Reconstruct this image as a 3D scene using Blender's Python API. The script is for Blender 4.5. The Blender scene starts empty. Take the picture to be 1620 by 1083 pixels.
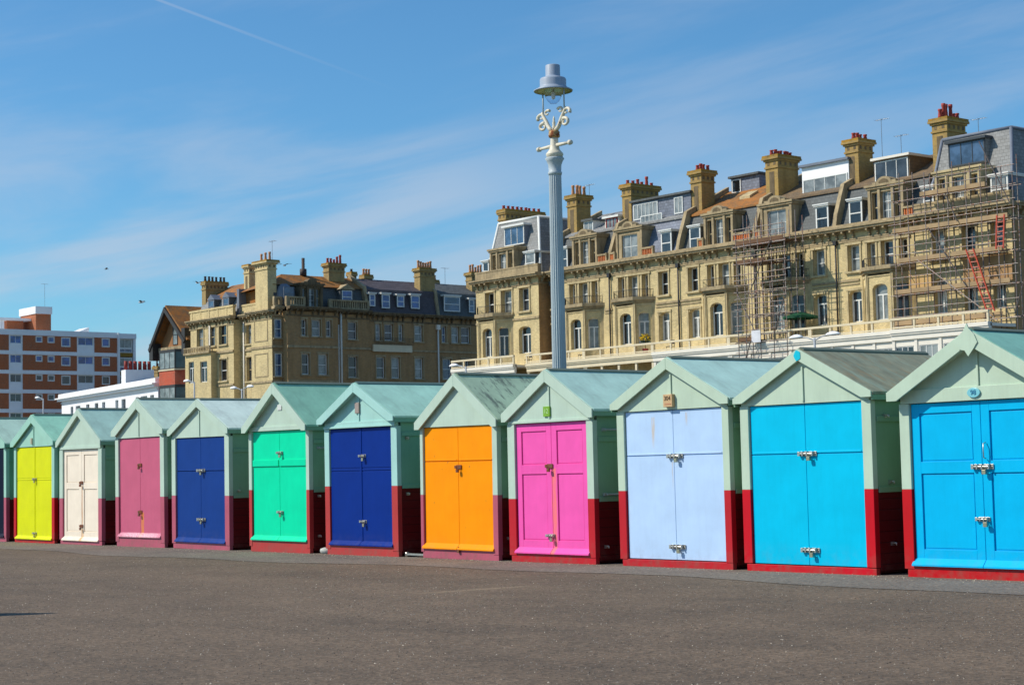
import bpy, math, random
from mathutils import Vector, Matrix
random.seed(7)
PI = math.pi
scene = bpy.context.scene
COL = scene.collection

# ------------------------------------------------------------------ materials
def srgb(c):
    return tuple(((v/255)/12.92 if v/255 <= .04045 else ((v/255+.055)/1.055)**2.4) for v in c)

class NT:
    def __init__(s, name):
        s.m = bpy.data.materials.new(name); s.m.use_nodes = True
        s.t = s.m.node_tree; s.n = s.t.nodes; s.l = s.t.links
        s.b = s.n['Principled BSDF']
    def node(s, typ, **kw):
        n = s.n.new(typ)
        for k, v in kw.items():
            if k.startswith('i_'): n.inputs[k[2:].replace('_', ' ')].default_value = v
            else: setattr(n, k, v)
        return n
    def link(s, a, b): s.l.new(a, b)
    def coord(s, world=False, scale=(1, 1, 1)):
        mp = s.node('ShaderNodeMapping'); mp.inputs['Scale'].default_value = scale
        if world: s.link(s.node('ShaderNodeNewGeometry').outputs['Position'], mp.inputs[0])
        else: s.link(s.node('ShaderNodeTexCoord').outputs['Object'], mp.inputs[0])
        return mp.outputs[0]
    def noise(s, vec, scale, detail=4, rough=.6):
        n = s.node('ShaderNodeTexNoise'); n.inputs['Scale'].default_value = scale
        n.inputs['Detail'].default_value = detail; n.inputs['Roughness'].default_value = rough
        s.link(vec, n.inputs['Vector']); return n.outputs['Fac']
    def ramp(s, fac, a, b, ca=(0, 0, 0, 1), cb=(1, 1, 1, 1)):
        r = s.node('ShaderNodeValToRGB'); e = r.color_ramp.elements
        e[0].position = a; e[0].color = ca; e[1].position = b; e[1].color = cb
        s.link(fac, r.inputs[0]); return r.outputs[0]
    def mix(s, fac, a, b, mode='MIX'):
        m = s.node('ShaderNodeMix', data_type='RGBA', blend_type=mode)
        if isinstance(fac, (int, float)): m.inputs[0].default_value = fac
        else: s.link(fac, m.inputs[0])
        for k, v in ((6, a), (7, b)):
            if isinstance(v, tuple): m.inputs[k].default_value = (*v[:3], 1)
            else: s.link(v, m.inputs[k])
        return m.outputs[2]
    def math(s, op, a, b=None, clamp=False):
        m = s.node('ShaderNodeMath', operation=op, use_clamp=clamp)
        for k, v in ((0, a), (1, b)):
            if v is None: continue
            if isinstance(v, (int, float)): m.inputs[k].default_value = v
            else: s.link(v, m.inputs[k])
        return m.outputs[0]
    def bump(s, h, strength=.3, dist=.01):
        b = s.node('ShaderNodeBump'); b.inputs['Strength'].default_value = strength
        b.inputs['Distance'].default_value = dist
        s.link(h, b.inputs['Height']); s.link(b.outputs[0], s.b.inputs['Normal'])
    def color(s, c):
        if isinstance(c, tuple): s.b.inputs['Base Color'].default_value = (*c[:3], 1)
        else: s.link(c, s.b.inputs['Base Color'])

MATS = {}
def scaled(c, k): return tuple(v*k for v in c)

def paint(name, rgb, k=1.0, rough=.42, var=.07, dirt=.45, bumps=.12, stains=(), chips=0.0, boards=None):
    """house paint on timber; stains = [(x, z_top, z_bottom, half_width, rgb, amount)] in hut coordinates"""
    if name in MATS: return MATS[name]
    s = NT(name); c = scaled(srgb(rgb), k)
    co = s.coord()
    n1 = s.noise(co, 2.3, 5); n2 = s.noise(s.coord(scale=(14, 14, 1.2)), 1.6, 4)
    base = s.mix(s.ramp(n1, .35, .7), scaled(c, 1-var), tuple(min(v*(1+var*.7), 1) for v in c))
    base = s.mix(s.math('MULTIPLY', s.ramp(n2, .5, .8), .35*dirt), base, scaled(c, .55))
    sep = s.node('ShaderNodeSeparateXYZ'); s.link(co, sep.inputs[0])
    # splash dirt near the ground
    low = s.math('MULTIPLY', s.ramp(sep.outputs[2], .0, .35, (1, 1, 1, 1), (0, 0, 0, 1)), s.ramp(s.noise(co, 9, 5), .4, .72))
    base = s.mix(s.math('MULTIPLY', low, dirt), base, scaled(srgb((120, 105, 90)), .8))
    if chips:
        ch = s.ramp(s.noise(co, 20, 3), .74-chips*.1, .76-chips*.1)
        base = s.mix(s.math('MULTIPLY', ch, .8), base, scaled(srgb((120, 95, 80)), .8))
    for (x, z0, z1, w, col, am) in stains:
        dx = s.math('ABSOLUTE', s.math('SUBTRACT', s.math('ADD', sep.outputs[0], s.math('MULTIPLY', s.math('SUBTRACT', s.noise(co, 3, 2), .5), .03)), x))
        mx = s.ramp(dx, w*.3, w, (1, 1, 1, 1), (0, 0, 0, 1))
        zz = s.math('DIVIDE', sep.outputs[2], 3.0)
        mz = s.math('MULTIPLY', s.ramp(zz, z1/3, (z1+(z0-z1)*.6)/3) if z1 > .01 else 1.0,
                    s.ramp(zz, (z0-.02)/3, z0/3, (1, 1, 1, 1), (0, 0, 0, 1)))
        f = s.math('MULTIPLY', s.math('MULTIPLY', mx, mz), s.math('MULTIPLY', s.ramp(s.noise(s.coord(scale=(30, 30, 3)), 1.5, 3), .3, .6), am))
        base = s.mix(f, base, srgb(col))
    s.color(base)
    s.b.inputs['Roughness'].default_value = rough+.08; s.b.inputs['Specular IOR Level'].default_value = .1 if name.startswith('door') else .25
    h = s.math('ADD', s.noise(s.coord(scale=(60, 60, 6)), 1.2, 4), s.math('MULTIPLY', s.noise(co, 3.5, 3), 2.2))
    if boards:
        w = s.math('PINGPONG', sep.outputs[2], boards/2)
        g = s.ramp(w, 0.0, .007, (0, 0, 0, 1), (1, 1, 1, 1))
        h = s.math('ADD', h, s.math('MULTIPLY', g, 6.0))
        s.color(s.mix(g, scaled(c, .35), base))
    s.bump(h, bumps*1.6, .006)
    MATS[name] = s.m
    return s.m

def simple(name, rgb, k=1.0, rough=.7, var=.15, scale=2.0, metal=0, world=True, bump=.2, bd=.02):
    if name in MATS: return MATS[name]
    s = NT(name); c = scaled(srgb(rgb), k); co = s.coord(world)
    n = s.noise(co, scale, 6)
    s.color(s.mix(s.ramp(n, .3, .7), scaled(c, 1-var), tuple(min(1, v*(1+var)) for v in c)))
    s.b.inputs['Roughness'].default_value = rough; s.b.inputs['Metallic'].default_value = metal
    if bump: s.bump(s.noise(co, scale*6, 4), bump, bd)
    MATS[name] = s.m; return s.m

def brick(name, rgb, k=1.0, mortar=(150, 140, 120), soot=.5):
    if name in MATS: return MATS[name]
    s = NT(name); c = scaled(srgb(rgb), k)
    geo = s.node('ShaderNodeNewGeometry'); sp = s.node('ShaderNodeSeparateXYZ'); s.link(geo.outputs['Position'], sp.inputs[0])
    cb = s.node('ShaderNodeCombineXYZ')
    s.link(s.math('ADD', sp.outputs[0], sp.outputs[1]), cb.inputs[0]); s.link(sp.outputs[2], cb.inputs[1])
    bt = s.node('ShaderNodeTexBrick'); bt.inputs['Scale'].default_value = 1.0
    bt.inputs['Brick Width'].default_value = .24; bt.inputs['Row Height'].default_value = .09
    bt.inputs['Mortar Size'].default_value = .008; bt.inputs['Bias'].default_value = -.1
    bt.inputs['Color1'].default_value = (*scaled(c, .82), 1); bt.inputs['Color2'].default_value = (*scaled(c, 1.15), 1)
    bt.inputs['Mortar'].default_value = (*scaled(srgb(mortar), k*.9), 1)
    s.link(cb.outputs[0], bt.inputs['Vector'])
    co = s.coord(True)
    n1 = s.noise(co, .55, 6, .65)
    a = s.mix(s.math('MULTIPLY', s.ramp(n1, .38, .72), .6), bt.outputs['Color'], scaled(c, 1.22))
    n2 = s.noise(s.coord(True, (1.6, 1.6, .28)), 1.0, 5, .7)
    a = s.mix(s.math('MULTIPLY', s.ramp(n2, .46, .74), soot), a, scaled(c, .42))
    n3 = s.noise(co, 3.2, 4)
    a = s.mix(s.math('MULTIPLY', s.ramp(n3, .55, .75), .25), a, scaled(srgb((120, 90, 60)), .8))
    s.color(a); s.b.inputs['Roughness'].default_value = .88
    s.bump(bt.outputs['Fac'], .25, -.01)
    MATS[name] = s.m; return s.m

def stone(name, rgb, k=1.0, lichen=None, grime=.6):
    if name in MATS: return MATS[name]
    s = NT(name); c = scaled(srgb(rgb), k); co = s.coord(True)
    a = s.mix(s.ramp(s.noise(co, 1.2, 6, .7), .35, .65), scaled(c, .72), scaled(c, 1.15))
    a = s.mix(s.math('MULTIPLY', s.ramp(s.noise(s.coord(True, (3, 3, .6)), 1.0, 5), .48, .7), grime), a, scaled(srgb((62, 55, 46)), .8))
    if lichen:
        a = s.mix(s.ramp(s.noise(co, 2.6, 5, .7), .4, .6), a, srgb(lichen))
    s.color(a); s.b.inputs['Roughness'].default_value = .9
    s.bump(s.noise(co, 9, 4), .3, .03)
    MATS[name] = s.m; return s.m

def slate(name, rgb, k=1.0, lichen=None, am=.5, course=.22):
    if name in MATS: return MATS[name]
    s = NT(name); c = scaled(srgb(rgb), k)
    geo = s.node('ShaderNodeNewGeometry'); sp = s.node('ShaderNodeSeparateXYZ'); s.link(geo.outputs['Position'], sp.inputs[0])
    cb = s.node('ShaderNodeCombineXYZ')
    s.link(s.math('ADD', sp.outputs[0], sp.outputs[1]), cb.inputs[0])
    s.link(sp.outputs[2], cb.inputs[1])
    bt = s.node('ShaderNodeTexBrick'); bt.inputs['Brick Width'].default_value = .3; bt.inputs['Row Height'].default_value = course
    bt.inputs['Mortar Size'].default_value = .012; bt.inputs['Scale'].default_value = 1.0
    bt.inputs['Color1'].default_value = (*scaled(c, .8), 1); bt.inputs['Color2'].default_value = (*scaled(c, 1.2), 1)
    bt.inputs['Mortar'].default_value = (*scaled(c, .45), 1)
    s.link(cb.outputs[0], bt.inputs['Vector'])
    co = s.coord(True)
    a = s.mix(s.math('MULTIPLY', s.ramp(s.noise(co, .8, 5), .4, .7), .5), bt.outputs['Color'], scaled(c, 1.25))
    if lichen:
        a = s.mix(s.math('MULTIPLY', s.ramp(s.noise(co, 1.3, 7, .75), .36, .6), am), a, srgb(lichen))
    s.color(a); s.b.inputs['Roughness'].default_value = .75
    s.bump(bt.outputs['Fac'], .3, -.02)
    MATS[name] = s.m; return s.m

def glass(name, rgb, rough=.06, k=1.0):
    if name in MATS: return MATS[name]
    s = NT(name); co = s.coord(True)
    c = scaled(srgb(rgb), k)
    s.color(s.mix(s.ramp(s.noise(co, 1.1, 3), .4, .6), scaled(c, .6), scaled(c, 1.3)))
    s.b.inputs['Roughness'].default_value = rough
    s.b.inputs['Specular IOR Level'].default_value = .7
    s.bump(s.noise(co, .9, 2), .15, .02)
    MATS[name] = s.m; return s.m

def metal(name, rgb, rough=.35, k=1.0, rust=0.0):
    if name in MATS: return MATS[name]
    s = NT(name); c = scaled(srgb(rgb), k); co = s.coord()
    a = s.mix(s.ramp(s.noise(co, 12, 4), .35, .65), scaled(c, .75), c)
    if rust:
        r = s.ramp(s.noise(co, 14, 6, .7), .62-rust*.35, .68-rust*.3)
        a = s.mix(r, a, srgb((132, 66, 30)))
    s.color(a); s.b.inputs['Metallic'].default_value = .85 if not rust else .35
    s.b.inputs['Roughness'].default_value = rough
    MATS[name] = s.m; return s.m

# ------------------------------------------------------------------ mesh builder
OFF = {}        # root name -> (u, y) offset subtracted from absolute facade coordinates
def root_of(o):
    while o.parent: o = o.parent
    return o

class MB:
    def __init__(s, T=None):
        s.v = []; s.f = []; s.mi = []; s.sm = []; s.T = T; s.cur = 0; s.smooth = False
    def P(s, p):
        x, y, z = p
        if s.T:
            ox, oy, a = s.T; ca, sa = math.cos(a), math.sin(a)
            x, y = ox+x*ca-y*sa, oy+x*sa+y*ca
        s.v.append((x, y, z)); return len(s.v)-1
    def F(s, idx): s.f.append(tuple(idx)); s.mi.append(s.cur); s.sm.append(s.smooth)
    def quad(s, *pts): s.F([s.P(p) for p in pts])
    def box(s, x0, x1, y0, y1, z0, z1, ch=0.0):
        if x0 > x1: x0, x1 = x1, x0
        if y0 > y1: y0, y1 = y1, y0
        if z0 > z1: z0, z1 = z1, z0
        c = [s.P(p) for p in ((x0, y0, z0), (x1, y0, z0), (x1, y1, z0), (x0, y1, z0), (x0, y0, z1), (x1, y0, z1), (x1, y1, z1), (x0, y1, z1))]
        for q in ((0, 3, 2, 1), (4, 5, 6, 7), (0, 1, 5, 4), (1, 2, 6, 5), (2, 3, 7, 6), (3, 0, 4, 7)): s.F([c[i] for i in q])
    def ex_xz(s, pts, y0, y1):
        """polygon given in (x,z), anticlockwise seen from -y, extruded y0..y1"""
        n = len(pts); a = [s.P((x, y0, z)) for x, z in pts]; b = [s.P((x, y1, z)) for x, z in pts]
        s.F(a); s.F(b[::-1])
        for i in range(n):
            j = (i+1) % n; s.F((a[j], a[i], b[i], b[j]))
    def ex_yz(s, pts, x0, x1):
        """polygon in (y,z) extruded along x"""
        n = len(pts); a = [s.P((x0, y, z)) for y, z in pts]; b = [s.P((x1, y, z)) for y, z in pts]
        s.F(a[::-1]); s.F(b)
        for i in range(n):
            j = (i+1) % n; s.F((a[i], a[j], b[j], b[i]))
    def ex_xy(s, pts, z0, z1):
        n = len(pts); a = [s.P((x, y, z0)) for x, y in pts]; b = [s.P((x, y, z1)) for x, y in pts]
        s.F(a[::-1]); s.F(b)
        for i in range(n):
            j = (i+1) % n; s.F((a[i], a[j], b[j], b[i]))
    def tube(s, p0, p1, r, n=6, r1=None, cap=True):
        p0 = Vector(p0); p1 = Vector(p1); d = (p1-p0).normalized()
        u = d.orthogonal().normalized(); w = d.cross(u); r1 = r if r1 is None else r1
        A = []; B = []
        for i in range(n):
            a = 2*PI*i/n; o = u*math.cos(a)+w*math.sin(a)
            A.append(s.P(p0+o*r)); B.append(s.P(p1+o*r1))
        sm = s.smooth; s.smooth = n > 5
        for i in range(n):
            j = (i+1) % n; s.F((A[i], A[j], B[j], B[i]))
        s.smooth = sm
        if cap: s.F(A[::-1]); s.F(B)
    def path(s, pts, r, n=6):
        """bent tube through points; r may be a list"""
        pts = [Vector(p) for p in pts]; rings = []
        prev = None
        for k, p in enumerate(pts):
            d = (pts[min(k+1, len(pts)-1)]-pts[max(k-1, 0)]).normalized()
            if prev is None: u = d.orthogonal().normalized()
            else: u = (prev-d*prev.dot(d)).normalized()
            prev = u; w = d.cross(u); rr = r[k] if isinstance(r, (list, tuple)) else r
            rings.append([s.P(p+(u*math.cos(2*PI*i/n)+w*math.sin(2*PI*i/n))*rr) for i in range(n)])
        sm = s.smooth; s.smooth = True
        for A, B in zip(rings, rings[1:]):
            for i in range(n):
                j = (i+1) % n; s.F((A[i], A[j], B[j], B[i]))
        s.smooth = sm
        s.F(rings[0][::-1]); s.F(rings[-1])
    def lathe(s, prof, c=(0, 0), n=20, flute=0):
        rings = []
        for r, z in prof:
            rings.append([s.P((c[0]+r*(1-(flute*(i % 2)))*math.cos(2*PI*i/n), c[1]+r*(1-(flute*(i % 2)))*math.sin(2*PI*i/n), z)) for i in range(n)])
        sm = s.smooth; s.smooth = not flute
        for A, B in zip(rings, rings[1:]):
            for i in range(n):
                j = (i+1) % n; s.F((A[i], A[j], B[j], B[i]))
        s.smooth = sm
        s.F(rings[0][::-1]); s.F(rings[-1])
    def wall(s, u0, u1, z0, z1, holes, y=0.0, t=.3):
        """facade plane with recessed openings; hole = (u0,u1,z0,z1[,arch rise])"""
        holes = [h for h in holes if h[0] > u0-1e-6 and h[1] < u1+1e-6]
        us = sorted({u0, u1, *[h[0] for h in holes], *[h[1] for h in holes]})
        zs = sorted({z0, z1, *[h[2] for h in holes], *[h[3] for h in holes]})
        for a, b in zip(us, us[1:]):
            for c, d in zip(zs, zs[1:]):
                m, n = (a+b)/2, (c+d)/2
                if any(h[0] < m < h[1] and h[2] < n < h[3] for h in holes): continue
                s.quad((a, y, c), (b, y, c), (b, y, d), (a, y, d))
        for h in holes:
            a, b, c, d = h[:4]
            s.quad((a, y, c), (a, y, d), (a, y+t, d), (a, y+t, c))
            s.quad((b, y, d), (b, y, c), (b, y+t, c), (b, y+t, d))
            s.quad((a, y, d), (b, y, d), (b, y+t, d), (a, y+t, d))
            s.quad((b, y, c), (a, y, c), (a, y+t, c), (b, y+t, c))
            if len(h) > 4 and h[4]:
                r = h[4]; w = (b-a)/2; m = (a+b)/2; N = 8; pr = None
                for i in range(N+1):
                    x = -w+2*w*i/N; zz = d-r+r*math.sqrt(max(0, 1-(x/w)**2))
                    p = (m+x, zz)
                    if pr:
                        s.quad((pr[0], y, pr[1]), (p[0], y, p[1]), (p[0], y, d), (pr[0], y, d))
                        s.quad((pr[0], y, pr[1]), (pr[0], y+t, pr[1]), (p[0], y+t, p[1]), (p[0], y, p[1]))
                    pr = p
    def build(s, name, mats, parent=None, bevel=0.0, **props):
        me = bpy.data.meshes.new(name)
        v = s.v
        if parent is not None:
            ox, oy = OFF.get(root_of(parent).name, (0, 0)); v = [(a-ox, b-oy, c) for a, b, c in v]
        me.from_pydata(v, [], s.f)
        if not isinstance(mats, (list, tuple)): mats = [mats]
        for m in mats: me.materials.append(m)
        for p, i, sm in zip(me.polygons, s.mi, s.sm): p.material_index = min(i, len(mats)-1); p.use_smooth = sm
        me.update()
        o = bpy.data.objects.new(name, me); COL.objects.link(o)
        if parent is not None: o.parent = parent
        if bevel:
            b = o.modifiers.new('Bevel', 'BEVEL'); b.width = bevel; b.segments = 2; b.limit_method = 'ANGLE'; b.angle_limit = math.radians(40)
        for k, val in props.items(): o[k] = val
        return o

def thing(name, label, cat, loc=(0, 0, 0), rz=0, group=None, off=None):
    o = bpy.data.objects.new(name, None); COL.objects.link(o)
    o.empty_display_size = .3
    o.location = loc; o.rotation_euler = (0, 0, rz); o['label'] = label; o['category'] = cat
    if group: o['group'] = group
    OFF[o.name] = off or (0, 0)
    return o

def tag(o, label, cat, group=None):
    o['label'] = label; o['category'] = cat
    if group: o['group'] = group
    return o

# ------------------------------------------------------------------ setting: sky, sun, camera
SUNDIR = Vector((.75, 1.0, -1.15)).normalized()
w = bpy.data.worlds.new('World'); scene.world = w; w.use_nodes = True
nt = w.node_tree; N = nt.nodes; L = nt.links
bg = N['Background']; bg.inputs['Strength'].default_value = .115
sky = N.new('ShaderNodeTexSky'); sky.sky_type = 'NISHITA'; sky.sun_disc = False
elev = math.asin(-SUNDIR.z); sky.sun_elevation = elev
sky.sun_rotation = math.atan2(-SUNDIR.x, -SUNDIR.y)
sky.air_density = 1.0; sky.dust_density = .35; sky.ozone_density = 2.2; sky.altitude = 0
tc = N.new('ShaderNodeTexCoord')
def wn(t, **k):
    n = N.new(t)
    for a, b in k.items(): setattr(n, a, b)
    return n
def wmath(op, a, b=None, clamp=False):
    m = wn('ShaderNodeMath', operation=op, use_clamp=clamp)
    for i, v in ((0, a), (1, b)):
        if v is None: continue
        if isinstance(v, (int, float)): m.inputs[i].default_value = v
        else: L.new(v, m.inputs[i])
    return m.outputs[0]
def wdot(vec):
    d = wn('ShaderNodeVectorMath', operation='DOT_PRODUCT'); L.new(tc.outputs['Generated'], d.inputs[0]); d.inputs[1].default_value = vec
    return d.outputs['Value']
def wramp(fac, a, b, ca=0.0, cb=1.0):
    r = wn('ShaderNodeMapRange', clamp=True, interpolation_type='SMOOTHSTEP'); r.inputs[1].default_value = a; r.inputs[2].default_value = b
    r.inputs[3].default_value = ca; r.inputs[4].default_value = cb; L.new(fac, r.inputs[0]); return r.outputs[0]
# high cirrus, streaks rising gently to the north-east
U = wdot((.632, .775, 0)); V = wdot((-.09, -.02, 1.0)); Wd = wdot((-.775, .632, 0))
cv = wn('ShaderNodeCombineXYZ'); L.new(wmath('MULTIPLY', U, 1.7), cv.inputs[0])
L.new(wmath('ADD', wmath('MULTIPLY', V, 11.0), wmath('MULTIPLY', U, -1.4)), cv.inputs[1]); L.new(wmath('MULTIPLY', Wd, .8), cv.inputs[2])
cn = wn('ShaderNodeTexNoise'); cn.inputs['Scale'].default_value = 1.55; cn.inputs['Detail'].default_value = 9; cn.inputs['Roughness'].default_value = .55
cn.inputs['Distortion'].default_value = .55; L.new(cv.outputs[0], cn.inputs['Vector'])
c2 = wn('ShaderNodeTexNoise'); c2.inputs['Scale'].default_value = 2.2; c2.inputs['Detail'].default_value = 3
L.new(tc.outputs['Generated'], c2.inputs['Vector'])
cir = wmath('MULTIPLY', wramp(cn.outputs['Fac'], .42, .68), wramp(c2.outputs['Fac'], .28, .54))
cir = wmath('MULTIPLY', cir, wramp(V, .05, .36, 1.0, .28))
# contrail: a great-circle band
d0 = Vector((-0.8533, 0.4538, 0.2566)); d1 = Vector((-0.8028, 0.5557, 0.2163)); nrm = d0.cross(d1).normalized()
band = wmath('ABSOLUTE', wdot(tuple(nrm)))
along = wdot(tuple((d1-d0).normalized())); e0 = d0.dot((d1-d0).normalized()); e1 = d1.dot((d1-d0).normalized())
con = wmath('MULTIPLY', wramp(band, .0003, .0012, 1.0, 0.0), wramp(along, e0-.1, e1+.035, .36, 0.0))
cl = wmath('MAXIMUM', wmath('MULTIPLY', cir, .8), con, True)
mx = wn('ShaderNodeMix', data_type='RGBA'); L.new(cl, mx.inputs[0]); 
tint = wn('ShaderNodeMix', data_type='RGBA', blend_type='MULTIPLY'); tint.inputs[0].default_value = 1.0
L.new(sky.outputs[0], tint.inputs[6]); tint.inputs[7].default_value = (.52, .93, 1.16, 1)
L.new(tint.outputs[2], mx.inputs[6]); mx.inputs[7].default_value = (4.9, 5.35, 6.2, 1)
L.new(mx.outputs[2], bg.inputs['Color'])

sl = bpy.data.lights.new('sun', 'SUN'); sl.energy = 4.6; sl.angle = math.radians(.53); sl.color = (1, .93, .81)
so = bpy.data.objects.new('sun', sl); COL.objects.link(so); so.location = (-20, -20, 30)
so.rotation_euler = SUNDIR.to_track_quat('-Z', 'Y').to_euler()

M = [[0.6317230504, 0.7749195494, -0.0206320009], [-0.0667488378, 0.0278594313, -0.9973807923], [-0.7723150783, 0.6314455986, 0.0693244242]]
EYE = (0, -14.79226, 1.2353)
cam = bpy.data.cameras.new('camera'); co = bpy.data.objects.new('camera', cam); COL.objects.link(co)
rx = Vector(M[0]).normalized(); fw = Vector(M[2]).normalized(); up = -Vector(M[1]).normalized()
co.matrix_world = Matrix(((rx.x, up.x, -fw.x, EYE[0]), (rx.y, up.y, -fw.y, EYE[1]), (rx.z, up.z, -fw.z, EYE[2]), (0, 0, 0, 1)))
cam.sensor_width = 36; cam.lens = 62.22; cam.clip_end = 5000; cam.clip_start = .1
cam.dof.use_dof = True; cam.dof.focus_distance = 18; cam.dof.aperture_fstop = 13
scene.camera = co
scene.view_settings.view_transform = 'Standard'; scene.view_settings.look = 'None'
scene.view_settings.exposure = 0; scene.view_settings.gamma = 1

# ------------------------------------------------------------------ ground
def ground_z(x):
    x = max(-60, min(20, x)); return .0042*(x+12.7)
def sheet(name, x0, x1, y0, y1, dz, mat, xs=None):
    m = MB(); xs = sorted({x0, x1, *[v for v in (-60, -40, -25, -12.7, 0, 20) if x0 < v < x1]})
    for a, b in zip(xs, xs[1:]):
        m.quad((a, y0, ground_z(a)+dz), (b, y0, ground_z(b)+dz), (b, y1, ground_z(b)+dz), (a, y1, ground_z(a)+dz))
    return m.build(name, mat, kind='structure')

def asphalt(name, ca, cb, seam=False):
    s = NT(name); co = s.coord(True)
    fine = s.noise(co, 55, 3, .8); mid = s.noise(co, 1.1, 5, .65); big = s.noise(s.coord(True, (.18, .55, 1)), 1.0, 5, .6)
    a = s.mix(s.ramp(mid, .3, .7), srgb(ca), srgb(cb))
    a = s.mix(s.math('MULTIPLY', s.ramp(big, .42, .66), .55), a, scaled(srgb(cb), 1.14))
    vo = s.node('ShaderNodeTexVoronoi'); vo.inputs['Scale'].default_value = 48; s.link(co, vo.inputs['Vector'])
    sepc = s.node('ShaderNodeSeparateColor'); s.link(vo.outputs['Color'], sepc.inputs[0])
    a = s.mix(s.math('MULTIPLY', s.ramp(sepc.outputs[0], .2, .9), .8), a, s.mix(1.0, a, (1.9, 1.8, 1.7), 'MULTIPLY'))
    a = s.mix(s.math('MULTIPLY', s.ramp(sepc.outputs[1], .1, .6, (1, 1, 1, 1), (0, 0, 0, 1)), .8), a, s.mix(1.0, a, (.5, .48, .45), 'MULTIPLY'))
    v2 = s.node('ShaderNodeTexVoronoi'); v2.inputs['Scale'].default_value = 9; s.link(co, v2.inputs['Vector'])
    s3 = s.node('ShaderNodeSeparateColor'); s.link(v2.outputs['Color'], s3.inputs[0])
    spk = s.math('MULTIPLY', s.ramp(v2.outputs['Distance'], .06, .10, (1, 1, 1, 1), (0, 0, 0, 1)), s.ramp(s3.outputs[0], .80, .84))
    a = s.mix(s.math('MULTIPLY', spk, .25), a, srgb((180, 170, 155)))
    a = s.mix(s.math('MULTIPLY', s.ramp(fine, .35, .75), .25), a, scaled(srgb(cb), 1.3))
    if seam:
        sp = s.node('ShaderNodeSeparateXYZ'); s.link(s.coord(True), sp.inputs[0])
        yy = s.math('SUBTRACT', sp.outputs[0], s.math('ADD', seam[2], s.math('MULTIPLY', s.math('SUBTRACT', sp.outputs[1], seam[0]), (seam[3]-seam[2])/(seam[1]-seam[0]))))
        sm_ = s.math('MULTIPLY', s.ramp(s.math('ABSOLUTE', yy), .01, .12, (1, 1, 1, 1), (0, 0, 0, 1)), s.ramp(s.math('PINGPONG', s.math('SUBTRACT', sp.outputs[1], seam[0]), abs(seam[1]-seam[0])/2), 0, .5))
        inr = s.math('MULTIPLY', s.math('GREATER_THAN', sp.outputs[1], min(seam[0], seam[1])), s.math('LESS_THAN', sp.outputs[1], max(seam[0], seam[1])))
        a = s.mix(s.math('MULTIPLY', s.math('MULTIPLY', sm_, inr), .5), a, srgb((158, 138, 112)))
    s.color(a); s.b.inputs['Roughness'].default_value = .85
    s.b.inputs['Specular IOR Level'].default_value = .25
    s.bump(s.math('ADD', vo.outputs['Distance'], s.noise(co, 20, 3)), .45, .006)
    return s.m

SEAM = (-4.5, -2.8, -14.3, -14.15)
PROM = asphalt('promenade_asphalt', (80, 70, 59), (104, 90, 75), seam=SEAM)
PROM2 = asphalt('promenade_asphalt_grey', (92, 85, 78), (113, 105, 96))
sheet('ground', -1500, 700, -600, 1800, -.012, simple('ground_earth', (96, 92, 80), .8))
sheet('promenade', -260, 60, -40, 6.5, 0, PROM)
# the paler strip of newer asphalt that runs along the foot of the huts
m = MB(); ys = []
x = -80.0
while x < 15:
    ys.append((x, -1.55+.32*math.sin(x*.31)+.14*math.sin(x*1.3+1))); x += 1.0
for (a, ya), (b, yb) in zip(ys, ys[1:]):
    m.quad((a, ya, ground_z(a)+.004), (b, yb, ground_z(b)+.004), (b, .35, ground_z(b)+.004), (a, .35, ground_z(a)+.004))
m.build('path', PROM2, kind='structure')
sheet('lawn', -400, 80, 7, 46, 0, simple('grass_lawn', (66, 88, 40), .8, .95, .25, 1.5))
sheet('road', -500, 120, 54, 64, 0, simple('road_asphalt', (92, 90, 88), .8, .9))
sheet('pavement', -500, 120, 64.2, 72, .09, simple('paving', (150, 145, 135), .8, .9))

# ------------------------------------------------------------------ beach huts
MINT = dict(a=(186, 206, 184), b=(156, 202, 184), c=(164, 208, 200), d=(184, 205, 188), e=(158, 196, 180))
REDS = dict(bright=(200, 8, 22), mid=(196, 30, 42), faded=(188, 92, 112), brick=(190, 62, 60), deep=(208, 4, 30))
STEEL = metal('steel_galvanised', (205, 200, 190), .38)
BRASSY = metal('padlock_brass', (200, 190, 160), .3)
RUSTY = metal('rusty_iron', (120, 90, 70), .7, 1, .5)
BLACKM = simple('dark_iron', (30, 28, 28), 1, .5)

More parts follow.
